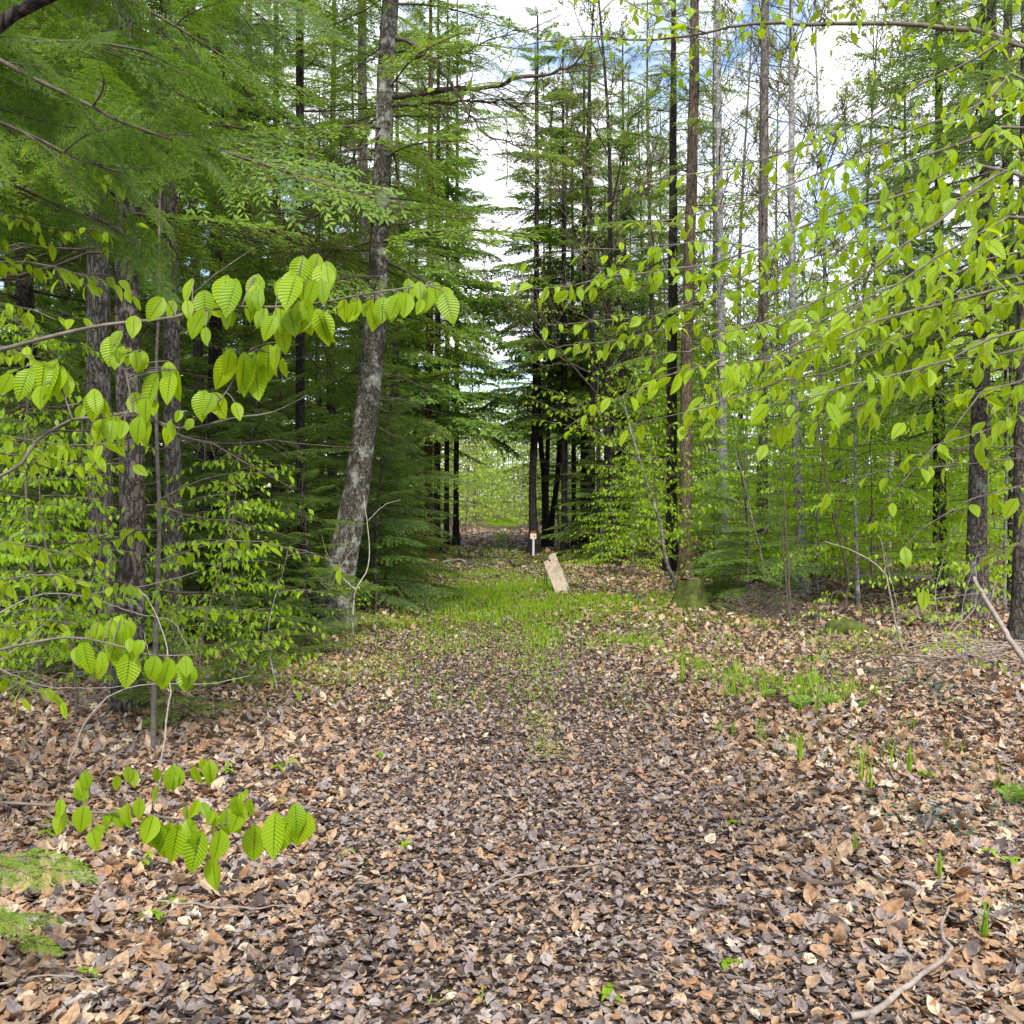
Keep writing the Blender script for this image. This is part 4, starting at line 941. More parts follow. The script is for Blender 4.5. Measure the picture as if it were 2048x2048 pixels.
for px, d, k, s, lb in BR: beech(k, px, d, lb, s)
for px, d, k in ((1270, 28, 'a'), (1400, 29, 'c'), (1500, 31, 'c'), (1660, 32, 'c'), (1740, 35, 'c'), (1860, 31, 'c'), (1960, 29, 'c'), (2040, 24, 'c'), (1560, 36, 'c'), (1330, 34, 'a'), (1820, 21, 'b'), (1590, 19, 'd'), (1690, 19, 'd'), (1480, 19, 'd'), (1990, 20, 'b')):
    beech(k, px, d, 'leafy beech sapling lost in the green thicket between the right wood\'s trunks', 1.05, 'beech thicket on the right')
# ---- near beech whose limbs sweep in from the right edge
b = np.array([2.75, 4.4, float(ground_z(2.75, 4.4))])
nr = dict(side=.46, spacing=.068, dens=.044)
up = dict(side=.5, spacing=.11, dens=.06, keep=.75)
LIM = [
 (PL([(2280, 260), (2150, 150), (2048, 94), (2000, 72), (1964, 63), (1855, 51), (1746, 45), (1638, 49), (1536, 46), (1475, 47), (1413, 65), (1348, 75), (1250, 78), (1160, 70)], 4.5, 5.2), .022, .004, dict(side=.9, spacing=.075, dens=.06, leafL=.064)),
 (PL([(1410, 65), (1330, 40), (1240, 0), (1150, -40)], 5., 5.4), .007, .002, dict(side=.6, spacing=.12, dens=.06, leafL=.06)),
 (PL([(1250, 78), (1130, 78), (1040, 92), (960, 130), (905, 160)], 5.2, 5.5), .005, .0015, dict(side=.4, spacing=.13, dens=.07, leafL=.06)),
 (PL([(2280, 200), (2018, 83), (1964, 109), (1891, 145), (1837, 170), (1765, 221), (1710, 250), (1656, 275), (1601, 297), (1529, 319), (1457, 337), (1350, 350), (1240, 390)], 4.4, 4.7), .010, .002, dict(side=.6, spacing=.09, dens=.055, leafL=.064)),
 (PL([(2280, 330), (2048, 152), (2011, 174), (1946, 217), (1891, 239), (1830, 257), (1783, 279), (1728, 308), (1674, 333), (1565, 373), (1440, 420), (1330, 440), (1260, 470)], 4.2, 4.3), .010, .002, dict(side=.55, spacing=.08, dens=.05, leafL=.066)),
 (PL([(2280, 430), (1950, 330), (1826, 391), (1775, 395), (1728, 409), (1685, 420), (1620, 446), (1565, 475), (1511, 496), (1439, 525), (1348, 540), (1230, 550), (1080, 580)], 4.0, 3.9), .011, .002, dict(side=.55, spacing=.06, dens=.045, leafL=.07)),
 (PL([(1511, 496), (1400, 480), (1290, 500), (1180, 500), (1090, 515)], 3.9, 4.0), .004, .0015, dict(side=.3, spacing=.09, dens=.05, leafL=.062)),
 (PL([(2280, 350), (2048, 326), (2000, 348), (1946, 373), (1910, 417), (1819, 485), (1746, 543), (1674, 580), (1602, 616), (1500, 650), (1380, 700)], 3.4, 3.1), .010, .0018, nr),
 (PL([(2280, 520), (2048, 565), (1910, 601), (1819, 623), (1746, 648), (1656, 681), (1565, 716), (1511, 729), (1457, 720), (1350, 750), (1240, 790)], 3.1, 3.1), .009, .0018, nr),
 (PL([(2280, 520), (2060, 580), (1990, 600), (1855, 655), (1746, 702), (1638, 749), (1547, 770), (1450, 805), (1340, 830)], 3.3, 3.4), .008, .0018, nr),
 (PL([(2280, 480), (2048, 430), (1950, 470), (1850, 530), (1760, 590), (1640, 640)], 2.9, 2.7), .008, .0018, nr),
 (PL([(2280, 300), (2048, 250), (1950, 280), (1860, 300), (1760, 350), (1660, 390)], 3.0, 3.0), .008, .0018, nr),
 (PL([(2280, 700), (2048, 763), (1986, 767), (1957, 785), (1931, 814), (1900, 870)], 2.9, 2.8), .006, .0018, nr),
 (PL([(2280, 650), (2048, 650), (1960, 690), (1850, 740), (1720, 760), (1600, 800)], 2.7, 2.6), .007, .0018, nr),
 (PL([(2280, 900), (2048, 915), (1913, 930), (1783, 937), (1690, 960)], 3.4, 3.3), .005, .0015, dict(side=.25, spacing=.12, dens=.06)),
 (PL([(2280, 900), (2080, 960), (1990, 990), (1900, 1010), (1850, 1060)], 2.9, 2.8), .005, .0015, dict(side=.28, spacing=.09, dens=.05)),
 (PL([(2280, 820), (2048, 830), (1960, 860), (1870, 890), (1790, 960)], 2.8, 2.8), .005, .0015, nr),
 (PL([(2280, 1050), (2100, 1060), (2030, 1100), (1960, 1130), (1870, 1180)], 3.1, 3.2), .005, .0015, dict(side=.2, spacing=.12, dens=.06)),
 (PL([(2280, 120), (2100, -10), (1950, -60), (1750, -80), (1550, -60), (1380, -40)], 4.5, 5.0), .012, .003, dict(side=1., spacing=.09, dens=.06, leafL=.064)),
 (PL([(2280, 560), (2048, 500), (1930, 540), (1800, 570), (1680, 640), (1560, 700), (1420, 780)], 3.6, 3.7), .008, .0018, nr),
 (PL([(2280, 600), (2048, 700), (1900, 720), (1760, 790), (1620, 850)], 3.5, 3.5), .007, .0018, nr),
 (PL([(2280, 380), (2048, 380), (1900, 400), (1740, 470), (1560, 540), (1400, 600), (1250, 640), (1130, 650)], 4.2, 4.3), .008, .0018, nr),
 (PL([(2280, 520), (2000, 560), (1760, 640), (1560, 650), (1380, 650), (1230, 680), (1130, 690)], 4.5, 4.4), .008, .0018, nr)]
limb_sapling('near beech at right whose sweeping limbs fill the right half with hanging lime leaves', b, [(0, 0, -.1), (.05, 0, 1.5), (-.02, .05, 3.), (-.1, .05, 4.3), (-.1, 0, 5.5)], LIM,   .06, .068, LEAF_MID, 84, 'bark_pale', 'beech', 'beech_tree', 'tree', 10, .5)
# stems in the right understory
bare_plant('bare_sapling', 'dark thin sapling stem with a bent top right of the pale leaning trunk', 'sapling', [(PL([(1689, 1230), (1696, 1151), (1678, 1078), (1660, 999), (1645, 900), (1632, 803)], 14.), .02, .009), (PL([(1672, 1040), (1690, 980), (1705, 900)], 14.), .008, .004), (PL([(1660, 999), (1640, 960), (1610, 930)], 14.), .007, .003)], 'twig')
bare_plant('bare_sapling', 'pair of thin dark stems rising from the brush pile', 'sapling', [(PL([(1581, 1246), (1577, 1150), (1572, 1060), (1568, 985), (1560, 900)], 13.), .02, .006), (PL([(1577, 1230), (1569, 1130), (1560, 1040), (1540, 960)], 13.), .014, .005), (PL([(1577, 1150), (1600, 1060), (1590, 1000)], 13.), .01, .004)], 'twig')
bare_plant('bare_sapling', 'arching bare sapling bent over to the left in front of the fallen grey log', 'sapling', [(PL([(1808, 1309), (1790, 1242), (1779, 1184), (1765, 1140), (1710, 1104), (1649, 1082)], 10.4), .014, .005), (PL([(1770, 1150), (1768, 1110), (1760, 1075)], 10.4), .006, .003)], 'stick')
bare_plant('bare_sapling', 'thin upright dark stem in the middle of the right thicket', 'sapling', [(PL([(1742, 1150), (1743, 1060), (1744, 980), (1740, 880)], 15.), .014, .006)], 'twig')
bare_plant('bare_sapling', 'crooked dead sapling left of the pair of thin dark stems', 'sapling', [(PL([(1530, 1165), (1522, 1110), (1505, 1040), (1490, 970), (1470, 900)], 15.), .018, .006), (PL([(1515, 1080), (1540, 1040), (1535, 990)], 15.), .009, .004), (PL([(1500, 1020), (1470, 1000), (1440, 985)], 15.), .008, .003)], 'stick')
for px, d, k, s, lb in ((1785, 10.4, 'e', .8, 'small beech sprout with lime leaves at the foot of the arching bare sapling'), (1930, 8.6, 'e', .8, 'small beech sprout among dead twigs at right'), (1650, 8.8, 'e', .6, 'tiny beech sprout leaning over the leaf litter right of the trail'), (1880, 11.5, 'e', .9, 'beech sprout in front of the mossy dark trunk')):
    beech(k, px, d, lb, s)

# ================================================================== THE FOREST FLOOR
def G(px, py, lift=0.):
    d = EYE * F / (py - HOR); x = (px - 1024) / F * d
    return np.array([x, d, float(ground_z(x, d)) + lift])
R7 = np.random.default_rng(7)
# grass, moss, sprout patches in photo ground pixels: (px, py, rx, ry, weight)
GRASS = [(980, 1185, 90, 14, 1.), (1060, 1172, 70, 12, 1.), (1180, 1204, 150, 12, 1.), (1270, 1285, 95, 16, 1.1), (1010, 1210, 80, 10, .8), (1090, 1290, 40, 50, .7), (1040, 1240, 150, 30, .45), (900, 1210, 90, 30, .35), (1250, 1215, 120, 14, .5),
         (1480, 1370, 90, 30, .5), (1600, 1400, 110, 36, .8), (1560, 1500, 90, 40, .22), (1740, 1530, 90, 50, .22), (1370, 1330, 40, 20, .4), (1430, 1290, 60, 18, .4), (1010, 1045, 30, 5, 1.3), (1000, 1080, 20, 16, .12), (870, 1290, 70, 30, .3), (780, 1330, 70, 30, .3), (1900, 1560, 60, 60, .25), (1420, 1200, 120, 20, .4), (960, 1150, 120, 8, .4)]
MOSS = [(1000, 1230, 170, 50, .22), (1210, 1225, 150, 34, .22), (900, 1180, 80, 20, .3), (950, 1300, 160, 40, .12), (1095, 1515, 38, 32, 1.), (1080, 1450, 36, 26, .7), (1075, 1395, 40, 20, .45), (1050, 1340, 40, 26, .6), (1060, 1300, 30, 20, .5), (880, 2030, 30, 22, .5), (970, 2030, 22, 20, .4), (990, 1455, 22, 6, .5), (640, 1360, 150, 30, .55), (780, 1250, 70, 22, .9), (520, 1320, 120, 22, .5), (420, 1440, 90, 30, .35), (700, 1290, 40, 16, .5), (900, 1250, 60, 18, .4), (1720, 1310, 80, 20, .4), (1330, 1240, 60, 14, .5), (1500, 1250, 90, 14, .3)]
def patch_pts(patches, dens, r):
    out = []; w = []
    for px, py, rx, ry, wt in patches:
        c = G(px, py); a = G(px + rx, py); t = G(px, max(HOR + 24, py - ry)); bt = G(px, py + ry)
        ex = abs(a[0] - c[0]); ey = (t[1] - bt[1]) / 2; cy = (t[1] + bt[1]) / 2
        n = int(np.pi * ex * ey * dens * wt); n = min(n, 26000)
        q = r.normal(0, .55, (n, 2)); out.append(np.stack([c[0] + q[:, 0] * ex, cy + q[:, 1] * ey], 1))
    return np.concatenate(out)
def clumpy(xy, r, k=.55, s=2.3):
    v = np.sin(xy[:, 0] * s * 3.1 + 1.7 * np.sin(xy[:, 1] * s)) * np.cos(xy[:, 1] * s * 1.9 + 2 * np.sin(xy[:, 0] * s * 1.3))
    return xy[v + r.normal(0, .5, len(v)) > -k]

# ---- dead leaves: near ones shaped and curled, far ones simple
def litter_xy(n, d0, d1, half=.56, pad=.6):
    u = R7.random(n); d = np.sqrt(d0 * d0 + u * (d1 * d1 - d0 * d0)); x = (R7.random(n) * 2 - 1) * (half * d + pad)
    return np.stack([x, d], 1)
def litter(mb, n, d0, d1, tpl, size, wr, tilt, lift, curl, wave=.04, tr_small=.62):
    xy = litter_xy(n, d0, d1); off = np.abs(xy[:, 0] - trail_x(xy[:, 1]))
    on = np.exp(-(off / 1.15) ** 4)
    g = np.exp(-((xy[:, 1] - 16.) / 5.5) ** 2) * np.exp(-((xy[:, 0] - .1) / 2.6) ** 2)     # the grassy clearing keeps fewer dead leaves
    keep = R7.random(n) > .62 * g; xy = xy[keep]; on = on[keep]; n = len(xy)
    z = ground_z(xy[:, 0], xy[:, 1]) + R7.random(n) * lift + .004
    pos = np.column_stack([xy, z]); a = R7.random(n) * 6.283
    dr = np.stack([np.cos(a), np.sin(a), R7.normal(0, tilt, n)], 1)
    nm = np.stack([R7.normal(0, tilt, n), R7.normal(0, tilt, n), np.ones(n)], 1)
    L = size * np.clip(np.exp(R7.normal(0, .33, n)), .4, 1.9) * (1 - (1 - tr_small) * on)
    t_off = np.clip(np.where(R7.random(n) < .66, R7.normal(.70, .18, n), R7.normal(.27, .16, n)), 0, 1)
    t_on = np.clip(np.where(R7.random(n) < .74, R7.normal(.31, .16, n), R7.normal(.72, .14, n)), 0, 1)
    tint = np.where(R7.random(n) < on * .85, t_on, t_off)
    big = L > size * 1.35; tint = np.where(big & (R7.random(n) < .5), np.clip(R7.normal(.78, .12, n), 0, 1), tint)
    V, f, A = leaves(pos, dr, nm, L, L * R7.uniform(wr[0], wr[1], n), tpl, curl=R7.normal(0, curl, n), fold=R7.normal(.1, .35, n), tint=tint, wave=wave)
    V[:, 2] = np.maximum(V[:, 2], ground_z(V[:, 0], V[:, 1]) + .002)
    mb.add(V, f, 0, A)
mb = MB()
litter(mb, 34000, 2.2, 6.5, LEAF_MID, .056, (.5, .8), .26, .03, .3, .05)
litter(mb, 10000, 2.2, 7.5, LOBED, .066, (.8, 1.1), .24, .032, .3, .05)
litter(mb, 44000, 2.2, 6.5, LEAF_LOW, .034, (.4, .8), .4, .028, .4, .05)
litter(mb, 90000, 6., 12., LEAF_LOW, .054, (.5, .8), .34, .034, .35, .05, .6)
litter(mb, 80000, 11.5, 24., LEAF_LOW, .074, (.5, .85), .34, .04, .3, .05, .7)
litter(mb, 45000, 23., 55., DIAMOND, .13, (.6, .9), .4, .04, .2, .0, .8)
tag(link('leaf_litter', mb.mesh('leaf_litter', [M['litter']])), 'brown, tan and grey dead leaves carpeting the trail and forest floor', 'dead leaves', kind='stuff')

# ---- grass and moss
mb = MB(); r = np.random.default_rng(17)
xy = clumpy(patch_pts(GRASS, 520, r), r, .5); n = len(xy); d = xy[:, 1]
a = r.random(n) * 6.283; L = r.uniform(.05, .13, n) * np.clip(.8 + d * .012, .8, 1.2)
pos = np.column_stack([xy, ground_z(xy[:, 0], xy[:, 1])]); dr = np.stack([np.cos(a) * .35, np.sin(a) * .35, np.ones(n)], 1)
V, f, A = leaves(pos, dr, np.stack([np.cos(a), np.sin(a), -.2 + 0 * a], 1), L, np.clip(.0012 * d, .006, .016), DIAMOND, curl=r.uniform(.1, .5, n)); mb.add(V, f, 0, A)
# taller sprouting blades in clumps along the right trail edge
cl = patch_pts([(1600, 1400, 120, 36, 2.2), (1470, 1370, 80, 26, 2.), (1560, 1500, 90, 40, .6), (1740, 1530, 100, 50, .5), (1920, 1560, 80, 60, .5), (1380, 1320, 60, 26, .7)], 17, r)
xy = np.repeat(cl, 9, 0) + r.normal(0, .03, (len(cl) * 9, 2)); n = len(xy); a = r.random(n) * 6.283
V, f, A = leaves(np.column_stack([xy, ground_z(xy[:, 0], xy[:, 1])]), np.stack([np.cos(a) * .55, np.sin(a) * .55, np.ones(n)], 1), np.stack([np.cos(a), np.sin(a), -.2 + 0 * a], 1), r.uniform(.06, .2, n), r.uniform(.006, .013, n), LEAF_LOW, curl=r.uniform(.1, .9, n), fold=.3); mb.add(V, f, 0, A)
n0 = 30000; xy = clumpy(np.column_stack([r.normal(.2, 3., n0), r.uniform(7.5, 34, n0)]), r, .0); n = len(xy); a = r.random(n) * 6.283
V, f, A = leaves(np.column_stack([xy, ground_z(xy[:, 0], xy[:, 1])]), np.stack([np.cos(a) * .5, np.sin(a) * .5, np.ones(n)], 1), np.stack([np.cos(a), np.sin(a), 0 * a], 1), r.uniform(.04, .1, n), np.clip(.0012 * xy[:, 1], .006, .02), DIAMOND, curl=.3); mb.add(V, f, 0, A)
tag(link('grass', mb.mesh('grass', [M['grass']])), 'short fresh grass in patches on and beside the trail', 'grass', kind='stuff')
mb = MB(); xy = clumpy(patch_pts(MOSS, 3600, r), r, .45, 4.); n = len(xy); a = r.random(n) * 6.283
pos = np.column_stack([xy, ground_z(xy[:, 0], xy[:, 1]) + r.uniform(.03, .06, n)])
V, f, A = leaves(pos, np.stack([np.cos(a), np.sin(a), r.uniform(.1, .9, n)], 1), np.stack([0 * a, 0 * a + .1, np.ones(n)], 1), r.uniform(.012, .032, n), np.clip(.001 * xy[:, 1], .006, .014), DIAMOND); mb.add(V, f, 0, A)
tag(link('moss', mb.mesh('moss', [M['moss']])), 'yellow-green moss growing in the middle of the trail and at its edges', 'moss', kind='stuff')
mb = MB(); xy = clumpy(patch_pts([(1850, 1650, 120, 36, 1.), (1770, 1625, 60, 20, .8), (1960, 1690, 80, 30, .7), (1880, 1420, 70, 46, 1.1), (1800, 1370, 60, 14, .8), (2010, 1840, 30, 30, .8), (1990, 1640, 50, 30, .5)], 900, r), r, .1, 5.); n = len(xy); a = r.random(n) * 6.283
pos = np.column_stack([xy, ground_z(xy[:, 0], xy[:, 1]) + r.uniform(.03, .08, n)])
V, f, A = leaves(pos, np.stack([np.cos(a), np.sin(a), r.uniform(-.1, .6, n)], 1), np.stack([0 * a, 0 * a - .3, np.ones(n)], 1), r.uniform(.018, .034, n), .016, LEAF_LOW, fold=.3); mb.add(V, f, 0, A)
tag(link('ground_cover', mb.mesh('ground_cover', [M['vinca']])), 'dark glossy blue-green ground cover creeping over the dead leaves at right', 'ground cover', kind='stuff')

# ---- sprouts, tufts and ferns one by one
def sprout_mesh(seed, h, n, leafL, kind):
    r = np.random.default_rng(seed); mb = MB(); st = []; lp = []; ld = []; ln = []
    for i in range(n):
        a = r.random() * 6.28; l = h * r.uniform(.6, 1.1); tip = np.array([math.cos(a) * l * .35, math.sin(a) * l * .35, l]); q = np.linspace(0, 1, 4)[:, None]
        p = np.array([0, 0, -.01]) + tip * q + np.array([math.cos(a), math.sin(a), -.2]) * q ** 2 * l * .25; st.append(p)
        if kind == 'blade': lp.append(p[0]); ld.append(tip); ln.append([math.cos(a), math.sin(a), .3])
        else:
            for j in range(4):
                b = a + j * 1.57 + r.normal(0, .3); lp.append(p[-1]); ld.append([math.cos(b), math.sin(b), r.uniform(-.1, .6)]); ln.append([0, 0, 1.])
    if kind != 'blade': mb.add(*tubes(np.array(st), np.full((n, 4), .0015), 4)[:2], mat=0)
    k = len(lp); Ls = (h * r.uniform(.8, 1.3, k) if kind == 'blade' else leafL * r.uniform(.7, 1.2, k))
    V, f, A = leaves(np.array(lp), np.array(ld), np.array(ln) + r.normal(0, .1, (k, 3)), Ls, Ls * (.05 if kind == 'blade' else .5), LEAF_MID, curl=r.uniform(.1, .8, k), fold=.3); mb.add(V, f, 1, A)
    return mb.mesh('sprout', [M['twig_beech'], M['grass']])
def fern_mesh(seed, n, L, flat):
    r = np.random.default_rng(seed); mb = MB()
    for i in range(n):
        a = i * 6.283 / n + r.normal(0, .3); l = L * r.uniform(.75, 1.15); o = np.array([math.cos(a), math.sin(a), 0])
        q = np.linspace(0, 1, 18)[:, None]; up = 1.35 if not flat else .25
        p = o * l * (.55 if not flat else .95) * q ** 1.3 + np.array([0, 0, 1.]) * l * up * (q * 1.0 - .55 * q ** 2.4)
        mb.add(*tubes(p, np.linspace(.003, .0008, 18), 4)[:2], mat=0)
        tg = nrm(np.gradient(p, axis=0)); lp = []; ld = []; ll = []
        for j in range(3, 18):
            for s in (-1, 1):
                u = j / 17; lp.append(p[j]); sd = np.cross(tg[j], [0, 0, 1.]) if abs(tg[j][2]) < .95 else np.array([-o[1], o[0], 0]); ld.append(nrm(sd) * s + tg[j] * .35 + np.array([0, 0, -.15])); ll.append(l * .36 * math.sin(math.pi * min(1, .12 + u * .86)) ** .8 + .006)
        k = len(lp); ll = np.array(ll); nn = np.cross(np.array(ld), np.repeat(tg[3:], 2, 0)); nn[nn[:, 2] < 0] *= -1
        V, f, A = leaves(np.array(lp), np.array(ld), nn, ll, ll * .15 + .002, LEAF_LOW, curl=.15); mb.add(V, f, 1, A)
    return mb.mesh('fern', [M['twig_beech'], M['fern']])
SP = [sprout_mesh(1, .10, 3, .05, 'leaf'), sprout_mesh(2, .06, 2, .045, 'leaf'), sprout_mesh(3, .16, 14, 0, 'blade'), sprout_mesh(4, .22, 9, 0, 'blade')]
FE = [fern_mesh(1, 7, .38, False), fern_mesh(2, 5, .34, True), fern_mesh(3, 5, .5, False)]
def put(name, me, px, py, label, cat, sc=1., group=None):
    g = G(px, py); return tag(link(name, me, None, g, random.random() * 6.28, sc), label, cat, group)
for px, py, k, s, lb in ((1600, 1430, 0, 1., 'bright fern clump in the middle of the sprouts right of the trail'), (1660, 1425, 0, .8, 'second bright fern just right of the fern clump among the sprouts'), (1700, 1490, 1, 1., 'pale fern lying flat over the leaves, below the bright fern clumps'), (1900, 1580, 1, .9, 'low fern spread flat at right, above the dark ground cover'),
                         (2025, 1610, 2, .9, 'upright yellow-green fern at the right picture edge'), (1790, 1545, 1, .7, 'small flat fern between the pale fern and the right edge'), (1535, 1405, 0, .7, 'small fern on the trail side of the bright fern clumps'), (1720, 1430, 2, .5, 'slim fern fiddleheads right of the bright fern clumps'), (1850, 1560, 2, .5, 'upright slim fern stalks left of the low flat fern at right')):
    put('fern', FE[k], px, py, lb, 'fern', s * .45)
for px, py, k, s, lb in ((1365, 1372, 3, 1., 'dark green tuft of broad blades at the right trail edge'), (1600, 1535, 3, .9, 'grass tuft right of the trail below the ferns'), (1720, 1575, 3, 1., 'tall grass tuft left of the low flat fern'), (1740, 1590, 2, 1., 'shorter grass tuft beside the tall one near the low flat fern'), (1580, 1515, 2, .8, 'small grass tuft at the right trail edge under the pale fern'),
                         (1820, 1560, 3, .9, 'grass tuft with upright blades left of the slim fern stalks'), (1970, 1895, 2, .9, 'grass tuft among dead leaves near the lower right corner'), (1880, 1770, 3, .6, 'thin tuft of brown-green blades above the forked stick'), (1710, 1712, 2, .65, 'spiky green rosette alone on the leaves right of the trail'), (1465, 1480, 2, .7, 'small tuft at the right edge of the bare leafy trail'),
                         (870, 1400, 2, .7, 'small tuft left of the trail middle moss'), (800, 1360, 3, .6, 'slim tuft at the left trail edge')):
    put('grass_tuft', SP[k], px, py, lb, 'grass tuft', s)
for px, py, k, s, lb in ((570, 1560, 0, 1., 'leafy green seedling left of the trail, above the low spray of big beech leaves'), (470, 1560, 0, .9, 'small leafy seedling above the right end of the low beech spray'), (310, 1745, 0, .8, 'pair of green leaves on the litter under the low beech spray'), (345, 1815, 1, 1., 'tiny green sprout below the low beech spray'), (300, 1850, 1, 1.1, 'green sprout on the litter in the lower left quarter'),
                         (165, 1970, 1, 1., 'single green leaf sprout near the lower left corner'), (560, 1610, 1, 1., 'tiny sprout beside the tip of the low beech spray'), (750, 1510, 1, 1.2, 'bright two-leaved sprout left of the trail moss'), (880, 1410, 1, 1., 'small sprout at the left of the trail, halfway to the clearing'), (690, 1715, 1, 1., 'pale sprout in the left wheel track'), (805, 1700, 1, .9, 'little sprout in the middle foreground of the trail'),
                         (1225, 2005, 1, 1., 'tiny green sprout at the bottom of the trail'), (1840, 1700, 1, 1., 'small sprout below the dark ground cover'), (2010, 1745, 0, 1., 'broad green leaf pair at the right picture edge'), (1460, 1935, 1, .8, 'yellow-green leaf bit on the litter at lower right'), (1475, 1520, 1, 1.1, 'low green sprout on the right trail edge'), (1465, 1650, 1, 1., 'lone sprout on the right wheel track'), (110, 1690, 0, .9, 'pale green sprout at left beside the beech spray'), (80, 1660, 1, 1., 'small sprout at the left picture edge'), (1570, 1410, 0, 1.2, 'leafy green seedling left of the bright fern clump')):
    put('seedling', SP[k], px, py, lb, 'seedling', s)

# ---- sticks and twigs lying on the leaves
def stick(label, pls, mat='stick', name='fallen_stick', lift=.048):
    base = G(*pls[0][0][0]); t = MB()
    for pts, r0, r1 in pls:
        p = resample(np.array([G(*q[:2], lift=(q[2] if len(q) > 2 else lift)) for q in pts]), 14); p = p + R7.normal(0, .004, p.shape)
        t.add(*tubes(p - base, np.linspace(r0, r1, 14), 6)[:2])
    return tag(link(name, t.mesh('stick', [M[mat]]), None, base), label, 'stick')
stick('forked grey stick lying on the leaves in the lower right', [([(1700, 2065), (1770, 2040), (1834, 1990), (1902, 1942), (1895, 1928), (1880, 1890), (1899, 1845)], .012, .005), ([(1834, 1990), (1800, 1920), (1779, 1885), (1797, 1855), (1808, 1833)], .008, .003)])
stick('flat strip of bark on the leaves at lower right', [([(1580, 1779), (1640, 1790), (1712, 1789)], .011, .007)], 'rot')
stick('long thin twig across the middle foreground of the trail', [([(960, 1806), (1042, 1772), (1133, 1752), (1245, 1736)], .005, .003)])
stick('thin twig crossing the long twig on the trail', [([(1100, 1823), (1150, 1785), (1187, 1754)], .004, .002)])
stick('thin twig lying left of the trail middle in the foreground', [([(670, 1808), (720, 1788), (775, 1778)], .004, .002)])
stick('long thin twig in the lower left foreground', [([(315, 1828), (400, 1838), (471, 1841), (590, 1832)], .004, .002)])
stick('curved twig near the lower left corner', [([(-5, 2005), (60, 1990), (120, 1987), (200, 1993)], .004, .002)])
stick('white lichen-covered stick at the bottom edge, lower left', [([(128, 2046), (150, 2033), (178, 2024), (215, 2012)], .010, .005)], 'twig_pale')
stick('thin twig at the lower right of the trail', [([(1290, 1880), (1350, 1870), (1420, 1905)], .003, .002)])
stick('straight twig at the right trail edge in the foreground', [([(1290, 1964), (1340, 1985), (1372, 1995)], .004, .002)])
bare_plant('dead_branch', 'pale grey dead stick slanting down to the right picture edge', 'dead branch', [(np.vstack([PL([(1946, 1155), (1975, 1205), (2010, 1262), (2048, 1318), (2090, 1370)], 9.0, 8.2)]), .018, .028), (PL([(1953, 1172), (1952, 1205), (1930, 1225), (1905, 1250), (1880, 1290)], 9.0, 8.8), .006, .003)], 'stick', base=P(2090, 1370, 8.2))
bare_plant('dead_branch', 'dead forked branch propped in front of the mossy dark trunk', 'dead branch', [(PL([(1885, 1282), (1920, 1248), (1950, 1215), (1953, 1165), (1950, 1120)], 9.6), .008, .004), (PL([(1990, 1165), (1980, 1215), (1968, 1280)], 9.6), .006, .003), (PL([(1870, 1265), (1940, 1300), (2020, 1320)], 9.4), .008, .004), (PL([(1850, 1200), (1930, 1190), (2000, 1185)], 9.8), .004, .002)], 'stick')
# tangle of dead twigs at the right
def tangle(label, px, py, rx, n, h, mat, seed, cat='brush pile', r0=.008):
    r = np.random.default_rng(seed); c = G(px, py); mb = MB(); TW = []; RR = []
    for i in range(n):
        a = r.uniform(-.7, .7) + (math.pi if r.random() < .5 else 0); l = rx * r.uniform(.5, 1.2)
        o = np.array([r.normal(0, rx * .38), r.normal(0, .3), r.uniform(.0, h)]); dd = np.array([math.cos(a), math.sin(a) * .6, r.normal(0, .16)])
        q = np.linspace(-.5, .5, 6)[:, None]; p = o + dd * l * q + r.normal(0, .05, 3) + np.array([0, 0, -.35 * h]) * (q * 2) ** 2 + r.normal(0, .015, (6, 3)); p[:, 2] = np.maximum(p[:, 2], .01)
        TW.append(p); RR.append(np.linspace(r0, r0 * .35, 6) * r.uniform(.4, 1.3))
    mb.add(*tubes(np.array(TW), np.array(RR), 5)[:2])
    return tag(link('brush_pile', mb.mesh('brush_pile', [M[mat]]), None, c), label, cat)
tangle('dark pile of dead brush in front of the pale leaning trunk', 1535, 1232, .55, 110, .38, 'twig', 3)
tangle('tangle of grey dead twigs on the leaves below the pale slanting stick', 1960, 1345, .7, 46, .2, 'stick', 4)
tangle('low scatter of dark dead twigs behind the lower right ferns', 1780, 1375, .5, 30, .14, 'rot', 5)
tangle('tangle of thin dead twigs at the foot of the nearest brown trunk', 200, 1400, .8, 46, .35, 'stick', 6, r0=.004)
tangle('low pile of twigs at the right edge of the clearing behind the mossy stump', 1420, 1188, .5, 24, .15, 'rot', 8)
# fallen logs
def log(label, pts, d, r0, r1, mat, name='fallen_log', d1=None):
    pl = PL(pts, d, d1); base = pl[0].copy(); p = resample(pl, 20); r = np.random.default_rng(int(pts[0][0])); p = p + r.normal(0, r0 * .08, p.shape); mb = MB()
    R = np.linspace(r0, r1, 20) * (1 + r.normal(0, .06, 20)); V, q, A = tubes(p - base, R, 12); mb.add(V, q, 0, A)
    for e, s in ((0, 1), (19, -1)):
        k = np.arange(12) + e * 12; c = (p - base)[e]; mb.add(np.vstack([V[k], c]), np.array([[i, (i + 1) % 12, 12] for i in range(12)]), 0)
    return tag(link(name, mb.mesh('log', [M[mat]]), None, base), label, 'log')
log('grey fallen log lying level in the right wood behind the arching bare sapling', [(1690, 1158), (1760, 1154), (1840, 1155), (1905, 1160)], 19.5, .085, .06, 'stick')
log('thin mossy log lying behind the stump at the right of the clearing', [(1395, 1176), (1440, 1173), (1500, 1172)], 17.2, .045, .035, 'mossy')
log('short mossy log in the shade right of the leaning white-stemmed sapling', [(1390, 1142), (1425, 1150), (1470, 1160)], 19., .09, .06, 'rot')
